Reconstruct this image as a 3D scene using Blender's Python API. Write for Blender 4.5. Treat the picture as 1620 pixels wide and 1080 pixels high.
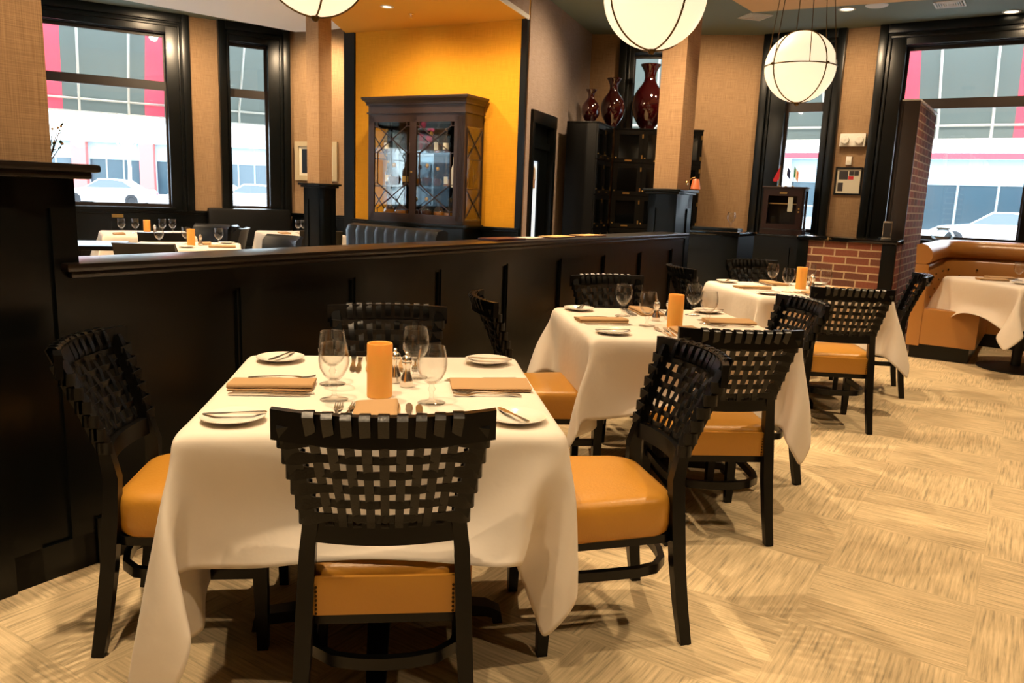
import bpy, bmesh, math, random
from mathutils import Vector, Matrix
for _o in list(bpy.data.objects): bpy.data.objects.remove(_o)
SC = bpy.context.scene
COL = SC.collection
R = math.radians
# ---------------- camera ----------------
cam = bpy.data.cameras.new('camera'); CAM = bpy.data.objects.new('camera', cam); COL.objects.link(CAM)
cam.sensor_fit = 'HORIZONTAL'; cam.sensor_width = 36.0; cam.lens = 1245.2 * 36 / 1620
cam.clip_start = .05; cam.clip_end = 400
_p, _r = 0.1833, 0.0381
_F = Vector((0, math.cos(_p), -math.sin(_p))); _R0 = Vector((1, 0, 0)); _U0 = _R0.cross(_F)
_Rv = math.cos(_r)*_R0 + math.sin(_r)*_U0; _Uv = -math.sin(_r)*_R0 + math.cos(_r)*_U0
_m = Matrix((_Rv, _Uv, -_F)).transposed().to_4x4(); _m.translation = Vector((0, 0, 1.331))
CAM.matrix_world = _m
cam.dof.use_dof = True; cam.dof.focus_distance = 2.1; cam.dof.aperture_fstop = 14
SC.camera = CAM
# ---------------- colour management ----------------
SC.view_settings.view_transform = 'Standard'; SC.view_settings.look = 'None'
SC.view_settings.gamma = 1; SC.view_settings.use_curve_mapping = False
SC.view_settings.exposure = 0.0
SC.cycles.max_bounces = 10; SC.cycles.transparent_max_bounces = 16; SC.cycles.diffuse_bounces = 5
SC.cycles.sample_clamp_indirect = 6; SC.cycles.use_denoising = True
SC.cycles.caustics_reflective = False; SC.cycles.caustics_refractive = False
# ---------------- daylight ----------------
world = bpy.data.worlds.new('daylight'); SC.world = world; world.use_nodes = True
_n = world.node_tree.nodes; _bg = _n['Background']
_bg.inputs[0].default_value = (.72, .86, 1.0, 1); _bg.inputs[1].default_value = 12.0
sun = bpy.data.lights.new('sun', 'SUN'); sun.energy = 6; sun.angle = .01; sun.color = (1, .96, .9)
SUN = bpy.data.objects.new('sun', sun); COL.objects.link(SUN); SUN.rotation_euler = (R(38), 0, R(-25))
# ---------------- ceiling spots (recessed downlight bulbs and added wall fill) ----------------
WARM = (1.0, .73, .445)
def spot(x, y, z, e, blend=.6, ang=95, tx=0, ty=0, r=.025, col=WARM):
    l = bpy.data.lights.new('downlight_or_fill_spot', 'SPOT'); l.energy = e; l.spot_size = R(ang); l.spot_blend = blend
    l.shadow_soft_size = r; l.color = col
    o = bpy.data.objects.new('downlight_or_fill_spot', l); COL.objects.link(o); o.location = (x, y, z)
    o.rotation_euler = Vector((tx, ty, -z)).to_track_quat('-Z', 'Y').to_euler()
    return o
SPOTS = [(.1, 4.55, 260), (-1.15, 3.0, 235), (1.35, 6.3, 250), (.6, .5, 120), (1.9, 2.6, 170), (3.3, 4.6, 260), (-.9, .3, 90), (4.4, 6.9, 170), (2.6, .8, 190)]
for _x, _y, _e in SPOTS: spot(_x, _y, 3.5, _e)
# spots added to brighten walls and back room, mostly without fittings: x, y, z, horizontal aim, power, angle
WASH = [(-1.42, 8.61, 3.17, .2, .6, 150, 140), (-.45, 8.05, 3.17, .2, .6, 150, 140), (-4.1, 9.98, 3.5, -.6, 1.0, 300, 130), (-2.75, 10.95, 3.5, -.3, 1.2, 260, 110), (-3.1, 8.2, 3.25, 0, 0, 330, 140),
        (-4.6, 6.6, 3.25, -.2, 0, 300, 140), (1.45, 9.0, 3.5, -.9, .1, 190, 130), (1.9, 9.9, 3.5, .4, 1.1, 130, 130), (3.67, 9.53, 3.5, .5, 1.0, 130, 130), (2.6, 10.0, 3.5, .2, 1.2, 90, 120), (5.44, 9.0, 3.5, .4, .7, 130, 130),
        (.9, 7.6, 3.5, .3, -.2, 300, 120), (-2.6, 5.4, 3.5, .6, 1.2, 380, 130), (.35, 6.1, 3.5, .7, .6, 320, 100), (-.75, 1.55, 3.5, -.75, .45, 260, 120)]
for _x, _y, _z, _tx, _ty, _e, _a in WASH: spot(_x, _y, _z, _e, 1.0, _a, _tx*2, _ty*2, .06)

# ---------------- helpers ----------------
def lin(h):
    h = h.lstrip('#'); c = [int(h[i:i+2], 16)/255 for i in (0, 2, 4)]
    return tuple(x/12.92 if x <= .04045 else ((x+.055)/1.055)**2.4 for x in c) + (1,)
MATS = {}
def mat(name, col='#808080', rough=.5, metal=0, spec=.5, bump=None, noise=None, sheen=0, trans=0, emit=None, estr=0, coat=0):
    m = bpy.data.materials.new(name); m.use_nodes = True; nt = m.node_tree; b = nt.nodes['Principled BSDF']
    c = lin(col) if isinstance(col, str) else col
    b.inputs['Base Color'].default_value = c; b.inputs['Roughness'].default_value = rough; b.inputs['Metallic'].default_value = metal
    b.inputs['Specular IOR Level'].default_value = spec; b.inputs['Sheen Weight'].default_value = sheen
    b.inputs['Transmission Weight'].default_value = trans; b.inputs['Coat Weight'].default_value = coat
    if emit: b.inputs['Emission Color'].default_value = lin(emit); b.inputs['Emission Strength'].default_value = estr
    if noise:      # (scale, amount): soft mottling of the colour
        tc = nt.nodes.new('ShaderNodeTexCoord'); n = nt.nodes.new('ShaderNodeTexNoise'); n.inputs['Scale'].default_value = noise[0]; n.inputs['Detail'].default_value = 5
        mr = nt.nodes.new('ShaderNodeMapRange'); mr.inputs[3].default_value = 1-noise[1]; mr.inputs[4].default_value = 1+noise[1]
        mx = nt.nodes.new('ShaderNodeMix'); mx.data_type = 'RGBA'; mx.blend_type = 'MULTIPLY'; mx.inputs[0].default_value = 1
        nt.links.new(tc.outputs['Object'], n.inputs['Vector']); nt.links.new(n.outputs['Fac'], mr.inputs[0])
        mx.inputs[6].default_value = c; nt.links.new(mr.outputs[0], mx.inputs[7]); nt.links.new(mx.outputs[2], b.inputs['Base Color'])
    if bump:
        tc = nt.nodes.new('ShaderNodeTexCoord'); n = nt.nodes.new('ShaderNodeTexNoise'); n.inputs['Scale'].default_value = bump[0]; n.inputs['Detail'].default_value = 4
        bp = nt.nodes.new('ShaderNodeBump'); bp.inputs['Strength'].default_value = bump[1]; bp.inputs['Distance'].default_value = .01
        nt.links.new(tc.outputs['Object'], n.inputs['Vector']); nt.links.new(n.outputs['Fac'], bp.inputs['Height']); nt.links.new(bp.outputs[0], b.inputs['Normal'])
    MATS[name] = m; return m
def nodes(m): return m.node_tree.nodes, m.node_tree.links, m.node_tree.nodes['Principled BSDF']
def weave(name, c1, c2, rough=.9, scale=1):
    """woven wall cloth / fabric: crossed stretched noises in the UV plane (metres)"""
    m = mat(name, c1, rough, spec=.2); n, l, b = nodes(m)
    uv = n.new('ShaderNodeUVMap'); out = []
    for s in ((6*scale, 260*scale), (260*scale, 6*scale)):
        mp = n.new('ShaderNodeMapping'); mp.inputs['Scale'].default_value = (s[0], s[1], 1)
        t = n.new('ShaderNodeTexNoise'); t.inputs['Scale'].default_value = 1; t.inputs['Detail'].default_value = 3
        l.new(uv.outputs[0], mp.inputs[0]); l.new(mp.outputs[0], t.inputs['Vector']); out.append(t)
    ad = n.new('ShaderNodeMath'); ad.operation = 'ADD'; l.new(out[0].outputs['Fac'], ad.inputs[0]); l.new(out[1].outputs['Fac'], ad.inputs[1])
    mr = n.new('ShaderNodeMapRange'); mr.inputs[1].default_value = .75; mr.inputs[2].default_value = 1.25; l.new(ad.outputs[0], mr.inputs[0])
    mx = n.new('ShaderNodeMix'); mx.data_type = 'RGBA'; mx.inputs[6].default_value = lin(c1); mx.inputs[7].default_value = lin(c2)
    l.new(mr.outputs[0], mx.inputs[0]); l.new(mx.outputs[2], b.inputs['Base Color'])
    bp = n.new('ShaderNodeBump'); bp.inputs['Strength'].default_value = .25; bp.inputs['Distance'].default_value = .002
    l.new(ad.outputs[0], bp.inputs['Height']); l.new(bp.outputs[0], b.inputs['Normal'])
    return m
def thin_glass(name, tint=(.96, .98, .97, 1), refl=1.0, power=2.2, base=.035):
    m = bpy.data.materials.new(name); m.use_nodes = True; n = m.node_tree.nodes; l = m.node_tree.links
    n.remove(n['Principled BSDF']); o = n['Material Output']
    tr = n.new('ShaderNodeBsdfTransparent'); tr.inputs[0].default_value = tint
    g = n.new('ShaderNodeBsdfGlossy'); g.inputs['Roughness'].default_value = .02
    lw = n.new('ShaderNodeLayerWeight'); lw.inputs[0].default_value = .5
    mm = n.new('ShaderNodeMath'); mm.operation = 'MULTIPLY_ADD'; mm.inputs[1].default_value = .55*refl; mm.inputs[2].default_value = base*refl
    mx = n.new('ShaderNodeMixShader'); l.new(lw.outputs['Facing'], mm.inputs[0])
    pw = n.new('ShaderNodeMath'); pw.operation = 'POWER'; pw.inputs[1].default_value = power
    l.new(lw.outputs['Facing'], pw.inputs[0]); l.new(pw.outputs[0], mm.inputs[0])
    l.new(mm.outputs[0], mx.inputs[0]); l.new(tr.outputs[0], mx.inputs[1]); l.new(g.outputs[0], mx.inputs[2]); l.new(mx.outputs[0], o.inputs[0])
    MATS[name] = m; return m

class MB:
    def __init__(s): s.bm = bmesh.new()
    def _add(s, vs, fs, mi=0):
        v = [s.bm.verts.new(p) for p in vs]
        for f in fs:
            try: fc = s.bm.faces.new([v[i] for i in f]); fc.material_index = mi
            except ValueError: pass
        return v
    def box(s, x0, x1, y0, y1, z0, z1, bev=0, mi=0, M=None):
        b = bmesh.new(); bmesh.ops.create_cube(b, size=1)
        for v in b.verts: v.co = Vector(((x0+x1)/2+v.co.x*(x1-x0), (y0+y1)/2+v.co.y*(y1-y0), (z0+z1)/2+v.co.z*(z1-z0)))
        if bev: bmesh.ops.bevel(b, geom=b.edges[:], offset=bev, segments=2, affect='EDGES', profile=.7)
        if M is not None: bmesh.ops.transform(b, matrix=M, verts=b.verts)
        b.verts.index_update()
        s._add([v.co.copy() for v in b.verts], [[v.index for v in f.verts] for f in b.faces], mi); b.free(); return s
    def lathe(s, prof, n=24, c=(0, 0, 0), mi=0, M=None, caps=True):
        vs, fs = [], []
        for r, z in prof:
            for k in range(n):
                a = 2*math.pi*k/n; vs.append(Vector((c[0]+r*math.cos(a), c[1]+r*math.sin(a), c[2]+z)))
        for i in range(len(prof)-1):
            for k in range(n): fs.append((i*n+k, i*n+(k+1) % n, (i+1)*n+(k+1) % n, (i+1)*n+k))
        if caps:
            if prof[0][0] > 1e-4: fs.append(tuple(reversed(range(n))))
            if prof[-1][0] > 1e-4: fs.append(tuple((len(prof)-1)*n+k for k in range(n)))
        if M is not None: vs = [M @ v for v in vs]
        s._add(vs, fs, mi)
        return s
    def tube(s, pts, r, n=8, mi=0, flat=None, closed=False, up=(0, 0, 1)):
        """round (r) or rectangular (flat=(w,h)) sweep along pts; r may be a list"""
        pts = [Vector(p) for p in pts]; N = len(pts); vs, fs = [], []; up = Vector(up)
        for i, p in enumerate(pts):
            a = pts[i-1] if (i or closed) else p; b = pts[(i+1) % N] if (i < N-1 or closed) else p
            t = (b-a).normalized(); sd = t.cross(up)
            if sd.length < 1e-4: sd = t.cross(Vector((0, 1, 0)))
            sd.normalize(); u2 = sd.cross(t).normalized()
            if flat:
                fl = flat[i] if isinstance(flat, list) else flat
                w, h = fl[0]/2, fl[1]/2
                for q in ((w, h), (-w, h), (-w, -h), (w, -h)): vs.append(p+sd*q[0]+u2*q[1])
            else:
                rr = r[i] if isinstance(r, (list, tuple)) else r
                for k in range(n): a_ = 2*math.pi*k/n; vs.append(p+sd*rr*math.cos(a_)+u2*rr*math.sin(a_))
        m = 4 if flat else n
        for i in range(N if closed else N-1):
            j = (i+1) % N
            for k in range(m): fs.append((i*m+k, i*m+(k+1) % m, j*m+(k+1) % m, j*m+k))
        if not closed: fs.append(tuple(reversed(range(m)))); fs.append(tuple((N-1)*m+k for k in range(m)))
        s._add(vs, fs, mi); return s
    def prism(s, poly, z0, z1, mi=0, M=None):
        n = len(poly); vs = [Vector((x, y, z0)) for x, y in poly]+[Vector((x, y, z1)) for x, y in poly]
        fs = [tuple(reversed(range(n))), tuple(range(n, 2*n))]+[(k, (k+1) % n, n+(k+1) % n, n+k) for k in range(n)]
        if M is not None: vs = [M @ v for v in vs]
        s._add(vs, fs, mi); return s
    def loft(s, rings, mi=0, cap=True, closed=True):
        n = len(rings[0]); vs = [Vector(p) for r in rings for p in r]; fs = []
        for i in range(len(rings)-1):
            for k in range(n if closed else n-1): fs.append((i*n+k, i*n+(k+1) % n, (i+1)*n+(k+1) % n, (i+1)*n+k))
        if cap: fs.append(tuple(reversed(range(n)))); fs.append(tuple((len(rings)-1)*n+k for k in range(n)))
        s._add(vs, fs, mi); return s
    def out(s, name, m, parent=None, loc=None, rot=None, smooth=40, mats=None, sub=0, wrap=False):
        bm = s.bm; bmesh.ops.recalc_face_normals(bm, faces=bm.faces)
        lim = R(smooth)
        for e in bm.edges:
            if len(e.link_faces) == 2: e.smooth = e.calc_face_angle(0) < lim
        uvl = bm.loops.layers.uv.new('UVMap')
        for f in bm.faces:
            f.smooth = smooth > 0; nx, ny, nz = (abs(c) for c in f.normal)
            for lp in f.loops:
                c = lp.vert.co
                lp[uvl].uv = (c.y, c.z) if nx >= ny and nx >= nz else ((c.x, c.z) if ny >= nz else (c.x, c.y))
        me = bpy.data.meshes.new(name); bm.to_mesh(me); bm.free()
        for q in (mats or [m]): me.materials.append(MATS[q] if isinstance(q, str) else q)
        o = bpy.data.objects.new(name, me); COL.objects.link(o)
        if parent is not None: o.parent = parent
        if loc is not None: o.location = loc
        if rot is not None: o.rotation_euler = (0, 0, rot) if not hasattr(rot, '__len__') else rot
        if sub: md = o.modifiers.new('subdivision', 'SUBSURF'); md.levels = sub; md.render_levels = sub
        return o
def tag(o, label=None, cat=None, group=None, kind=None):
    if label: o['label'] = label
    if cat: o['category'] = cat
    if group: o['group'] = group
    if kind: o['kind'] = kind
    return o
def thing(name, label, cat, loc=(0, 0, 0), rz=0, group=None):
    o = bpy.data.objects.new(name, None); COL.objects.link(o); o.location = loc; o.rotation_euler = (0, 0, rz); o.empty_display_size = .1
    return tag(o, label, cat, group)
def kids(o): return [c for c in bpy.data.objects if c.parent == o]
KID = {}
def dup(root, loc, rz=0, label=None, group=None, scale=None):
    if root.name not in KID: KID[root.name] = [(c, kids(c)) for c in kids(root)]
    r = root.copy(); COL.objects.link(r); r.location = loc; r.rotation_euler = (0, 0, rz)
    if scale: r.scale = (scale,)*3
    if label: r['label'] = label
    if group: r['group'] = group
    for c, gs in KID[root.name]:
        d = c.copy(); COL.objects.link(d); d.parent = r
        for g in gs: e = g.copy(); COL.objects.link(e); e.parent = d
    return r
def fr(P, th, s, y=0, z=0):      # wall-frame coordinates to world
    t = R(th); return Vector((P[0]+s*math.cos(t)-y*math.sin(t), P[1]+s*math.sin(t)+y*math.cos(t), z))

# ---------------- materials ----------------
weave('grasscloth', '#ac8c6a', '#8a6d50')
weave('grasscloth_grey', '#b5a399', '#948378')
weave('yellow_cloth', '#e6a52e', '#d49422')
mat('yellow_paint', '#d9a53c', .8, spec=.2)
mat('white_plaster', '#f7f7f3', .85, spec=.2)
mat('ceiling_green', '#7f8a7f', .85, spec=.2)
mat('warm_tan', '#e6bd86', .8, spec=.2)
mat('white_trim', '#eeeeea', .5)
mat('black_paint', '#050808', .28, spec=.33, bump=(14, .04))
mat('black_wood', '#050505', .32, spec=.26)
mat('cap_wood', '#17110e', .28, spec=.6)
mat('brown_paint', '#241a15', .45)
mat('black_leather', '#060809', .36, spec=.45, bump=(160, .12))
mat('strap_leather', '#070809', .30, spec=.45, bump=(220, .1))
mat('tan_leather', '#bd8630', .36, spec=.5, bump=(110, .1), noise=(5, .06))
mat('booth_leather', '#a8743a', .30, spec=.6, bump=(60, .06), noise=(3, .07))
mat('linen', '#e9dfd2', .9, spec=.15, sheen=.2, bump=(7, .55))
mat('napkin_cloth', '#b5936a', .9, spec=.15, bump=(700, .08))
mat('china', '#f1ebe0', .12, spec=.6)
mat('steel', '#dedad2', .24, metal=1)
mat('brass', '#c4a060', .3, metal=1)
mat('bronze', '#5a4526', .4, metal=1)
mat('dark_iron', '#0c0c0d', .5, metal=.3)
mat('red_glaze', '#2c0305', .09, spec=.7, coat=.6, noise=(4, .25))
mat('white_plastic', '#e9e6dc', .45)
mat('car_white', '#f1f2f4', .2, coat=.5)
mat('car_grey', '#7d8790', .2, coat=.5)
mat('car_glass', '#26333b', .06, spec=.8)
mat('rubber', '#15161a', .7)
mat('tail_red', '#c8141e', .3)
mat('asphalt', '#9b9da0', .9)
mat('stone_white', '#e6e2dc', .8)
mat('pink_stone', '#b8605c', .8)
mat('shop_glass', '#2c3d46', .1, spec=.6)
mat('shop_frame', '#8fa0a6', .5)
mat('red_paint', '#c02a36', .6)
mat('leaf', '#3f5a2b', .6)
mat('twig', '#6b4a38', .8)
mat('berry', '#b08a62', .6)
mat('mirror', '#7d8082', .03, metal=1)
mat('mahogany', '#240b08', .3, spec=.6)
mat('cab_wood', '#2a1d17', .35, spec=.5)
mat('paper', '#e9e4d6', .8)
mat('gold_paper', '#c7a765', .7)
mat('menu_red', '#4b1712', .45)
mat('photo_dark', '#2f2b2b', .4)
mat('art_blue', '#1c2430', .4)
mat('cream_mat', '#d9d2bd', .7)
mat('frame_gilt', '#b8a888', .5)
mat('copper_shade', '#9a4a2a', .35, emit='#ff8a4a', estr=.35)
mat('flag_red', '#b01025', .7); mat('flag_blue', '#1b2350', .7); mat('flag_green', '#1f8a4c', .7); mat('flag_orange', '#e07a2c', .7)
mat('amber_liquor', '#5a1e05', .08, spec=.6, trans=.15)
mat('gold_liquor', '#b9710f', .08, spec=.6, trans=.15)
mat('dark_bottle', '#1a120c', .08, spec=.7)
mat('cork', '#c9a24a', .5)
mat('lens_lit', '#fff4dc', .5, emit='#ffe7bd', estr=9)
mat('window_daylight', '#dbe9f2', .4, emit='#cfe4f5', estr=.75)  # pane emission stands in for daylight behind the door glass
mat('olive_glass', '#9aa33a', .1, trans=.6)
thin_glass('pane_glass', (.97, .985, .98, 1), 1.0)
thin_glass('goblet_glass', (.975, .98, .975, 1), 1.7, 3.0, .02)
mat('locker_glass', '#050606', .08, spec=.3)
thin_glass('crystal', (.9, .92, .92, 1), 2.0)
def _mk():
    m = mat('stem_glass', '#ffffff', .02, trans=1); m.node_tree.nodes['Principled BSDF'].inputs['IOR'].default_value = 1.5
    # candle: wax with weak amber emission
    m = mat('candle_wax', '#d99a48', .5, spec=.4, emit='#ffab3a', estr=.18)
    m.node_tree.nodes['Principled BSDF'].inputs['Subsurface Weight'].default_value = .3
    m = mat('globe_opal', '#f7ead0', .4, emit='#ffe8c2', estr=1.02)
    # awning cloth: translucent
    for nm, c, t in (('awning_cloth', '#6b706c', '#b4b8b2'), ('awning_red', '#ee6472', '#ffa0ac')):
        m = bpy.data.materials.new(nm); m.use_nodes = True; n = m.node_tree.nodes; l = m.node_tree.links; n.remove(n['Principled BSDF'])
        d = n.new('ShaderNodeBsdfDiffuse'); d.inputs[0].default_value = lin(c)
        tr = n.new('ShaderNodeBsdfTranslucent'); tr.inputs[0].default_value = lin(t)
        mx = n.new('ShaderNodeMixShader'); mx.inputs[0].default_value = .42
        l.new(d.outputs[0], mx.inputs[1]); l.new(tr.outputs[0], mx.inputs[2]); l.new(mx.outputs[0], n['Material Output'].inputs[0]); MATS[nm] = m
    # brick
    m = mat('brick', '#8a4a34', .85, spec=.2); n, l, b = nodes(m)
    uv = n.new('ShaderNodeUVMap'); br = n.new('ShaderNodeTexBrick'); br.inputs['Scale'].default_value = 1
    br.inputs['Color1'].default_value = lin('#87503f'); br.inputs['Color2'].default_value = lin('#5c4036'); br.inputs['Mortar'].default_value = lin('#b59c7e')
    br.inputs['Mortar Size'].default_value = .007; br.inputs['Brick Width'].default_value = .215; br.inputs['Row Height'].default_value = .0725; br.inputs['Bias'].default_value = -.1
    l.new(uv.outputs[0], br.inputs['Vector'])
    nz = n.new('ShaderNodeTexNoise'); nz.inputs['Scale'].default_value = 60; l.new(uv.outputs[0], nz.inputs['Vector'])
    mr = n.new('ShaderNodeMapRange'); mr.inputs[3].default_value = .75; mr.inputs[4].default_value = 1.25; l.new(nz.outputs[0], mr.inputs[0])
    mx = n.new('ShaderNodeMix'); mx.data_type = 'RGBA'; mx.blend_type = 'MULTIPLY'; mx.inputs[0].default_value = 1
    l.new(br.outputs['Color'], mx.inputs[6]); l.new(mr.outputs[0], mx.inputs[7]); l.new(mx.outputs[2], b.inputs['Base Color'])
    bp = n.new('ShaderNodeBump'); bp.inputs['Strength'].default_value = .6; bp.inputs['Distance'].default_value = .006; bp.invert = True
    l.new(br.outputs['Fac'], bp.inputs['Height']); l.new(bp.outputs[0], b.inputs['Normal'])
    # granite
    m = mat('granite', '#0c0d0e', .12, spec=.6); n, l, b = nodes(m)
    tc = n.new('ShaderNodeTexCoord'); v = n.new('ShaderNodeTexNoise'); v.inputs['Scale'].default_value = 7; v.inputs['Detail'].default_value = 6; v.inputs['Distortion'].default_value = 1.5
    cr = n.new('ShaderNodeValToRGB'); e = cr.color_ramp.elements; e[0].position = .60; e[0].color = lin('#0b0c0d'); e[1].position = .68; e[1].color = lin('#b99a6c')
    l.new(tc.outputs['Object'], v.inputs['Vector']); l.new(v.outputs['Fac'], cr.inputs[0]); l.new(cr.outputs[0], b.inputs['Base Color'])
    # carpet: woven tiles with brushed streaks, direction turned from tile to tile
    m = mat('carpet', '#b79a63', .95, spec=.05); n, l, b = nodes(m)
    uv = n.new('ShaderNodeUVMap'); rt = n.new('ShaderNodeMapping'); rt.inputs['Rotation'].default_value = (0, 0, R(33)); l.new(uv.outputs[0], rt.inputs[0])
    ck = n.new('ShaderNodeTexChecker'); ck.inputs['Scale'].default_value = 1/.5; l.new(rt.outputs[0], ck.inputs['Vector'])
    ns = []
    for s in ((4.5, 95), (95, 4.5)):
        mp = n.new('ShaderNodeMapping'); mp.inputs['Scale'].default_value = (s[0], s[1], 1); l.new(rt.outputs[0], mp.inputs[0])
        t = n.new('ShaderNodeTexNoise'); t.inputs['Scale'].default_value = 1; t.inputs['Detail'].default_value = 4; t.inputs['Roughness'].default_value = .6; l.new(mp.outputs[0], t.inputs['Vector']); ns.append(t)
    mx = n.new('ShaderNodeMix'); mx.data_type = 'FLOAT'; l.new(ck.outputs['Fac'], mx.inputs[0]); l.new(ns[0].outputs['Fac'], mx.inputs[2]); l.new(ns[1].outputs['Fac'], mx.inputs[3])
    cr = n.new('ShaderNodeValToRGB'); e = cr.color_ramp.elements; e[0].position = .30; e[0].color = lin('#a2947a'); e[1].position = .66; e[1].color = lin('#e2cca6')
    e2 = cr.color_ramp.elements.new(.46); e2.color = lin('#cbb691')
    l.new(mx.outputs[0], cr.inputs[0])
    bl = n.new('ShaderNodeTexNoise'); bl.inputs['Scale'].default_value = 5; bl.inputs['Detail'].default_value = 5; l.new(rt.outputs[0], bl.inputs['Vector'])
    bm_ = n.new('ShaderNodeMapRange'); bm_.inputs[1].default_value = .35; bm_.inputs[2].default_value = .65; bm_.inputs[3].default_value = .9; bm_.inputs[4].default_value = 1.08; l.new(bl.outputs['Fac'], bm_.inputs[0])
    mm = n.new('ShaderNodeMix'); mm.data_type = 'RGBA'; mm.blend_type = 'MULTIPLY'; mm.inputs[0].default_value = 1
    l.new(cr.outputs[0], mm.inputs[6]); l.new(bm_.outputs[0], mm.inputs[7]); l.new(mm.outputs[2], b.inputs['Base Color'])
    bp = n.new('ShaderNodeBump'); bp.inputs['Strength'].default_value = .12; bp.inputs['Distance'].default_value = .003; l.new(mx.outputs[0], bp.inputs['Height']); l.new(bp.outputs[0], b.inputs['Normal'])
_mk()
# ================= the room =================
CEIL = 3.56
PL, TL = (-4.582, 11.316), 30.4         # left window wall (frame origin at the cloth strip between its windows)
PBW, TB = (3.23, 11.13), -34.0          # right window wall
PA, TA = (.946, 11.473), -9.0           # wall behind the wine lockers
PY, TY = (-2.04, 10.07), -28.5          # yellow wall
PG, TG = (.04, 8.94), 70.3              # grey wall with the door
PLR, TLR = (-3.39, 12.01), -22.0        # short wall left of the yellow wall
def struct(o): return tag(o, kind='structure')
FP = [(-8.9, 8.79), (-3.39, 12.01), (-2.6, 13.2), (.946, 13.2), (3.23, 13.2), (9.2, 9.2), (6.4, -3.6), (-7.6, -3.6)]
FP = [(-9.1, 8.67), (-3.39, 12.02), (-1.4, 11.6), (.5, 11.6), (.946, 11.48), (3.23, 11.14), (8.3, 7.70), (6.2, -3.5), (-7.6, -3.5)]
struct(MB().prism(FP, -.08, 0).out('floor', 'carpet', smooth=0))
struct(MB().prism(FP, CEIL, CEIL+.1).out('ceiling', 'ceiling_green', smooth=0))
def wall(name, P, th, L0, L1, m, openings=(), T=.24, z1=CEIL):
    b = MB(); s = L0
    for a0, a1, q0, q1 in sorted(openings):
        b.box(s, a0, 0, T, 0, z1); b.box(a0, a1, 0, T, 0, q0); b.box(a0, a1, 0, T, q1, z1); s = a1
    b.box(s, L1, 0, T, 0, z1)
    return struct(b.out(name, m, loc=(P[0], P[1], 0), rot=R(th), smooth=0))
ZS, ZB0, ZB1, ZT = 1.0, 2.56, 2.68, 3.29      # glass sill, sash bar, glass top
WIN = {  # n: (wall, theta, glass s0, s1, casing left edge, right edge)
 1: (PL, TL, -1.95, -.30, -2.25, 0), 2: (PL, TL, .506, 1.05, .37, 1.36),
 3: (PA, TA, .60, 1.15, .394, 1.37), 4: (PBW, TB, .369, .86, .02, 1.06), 5: (PBW, TB, 1.76, 3.20, 1.446, 3.50)}
def ops(*ns): return [(WIN[n][2]-.05, WIN[n][3]+.05, ZS-.05, ZT+.05) for n in ns]
wall('wall_left', PL, TL, -5.2, 1.40, 'grasscloth', ops(1, 2))
wall('wall_corner', PLR, TLR, 0, 1.9, 'grasscloth')
wall('wall_yellow', PY, TY, 0, 2.33, 'yellow_cloth', T=.14)
wall('wall_middle', PG, TG, .09, 2.70, 'grasscloth_grey', [(.30, 1.06, .0, 2.17)], T=.14)
wall('wall_back', PA, TA, 0, 2.34, 'grasscloth', ops(3))
wall('wall_right', PBW, TB, 0, 6.1, 'grasscloth', ops(4, 5))
def rear(name, a, b_):
    d = Vector(b_)-Vector(a); th = math.atan2(d.y, d.x)
    struct(MB().box(0, d.length, 0, .2, 0, CEIL).out(name, 'grasscloth', loc=(a[0], a[1], 0), rot=th, smooth=0))
rear('wall_side_right', (8.3, 7.72), (6.2, -3.5)); rear('wall_front', (6.2, -3.5), (-7.6, -3.5)); WIN[6] = ((-7.6, -3.5), 96.96, 8.2, 10.3, 7.9, 10.6); WIN[7] = ((-7.6, -3.5), 96.96, 4.4, 6.5, 4.1, 6.8)
wall('wall_side_left', (-7.6, -3.5), 96.96, 0, 12.2, 'grasscloth', ops(6, 7))
# return behind the yellow wall and dark pilaster at its end
struct(MB().box(-.17, -.005, -.02, .16, 0, CEIL).box(-.19, 0, -.035, .16, 0, .14).out('trim_1', 'black_paint', loc=(*PY, 0), rot=R(TY), smooth=0))
struct(MB().box(2.30, 2.372, -.014, .03, .0, CEIL-.34).out('trim_2', 'black_paint', loc=(*PY, 0), rot=R(TY), smooth=0))
struct(MB().box(-.17, 0.0, .17, 2.1, 0, CEIL).out('wall_return', 'grasscloth', loc=(*PY, 0), rot=R(TY), smooth=0))
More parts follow.
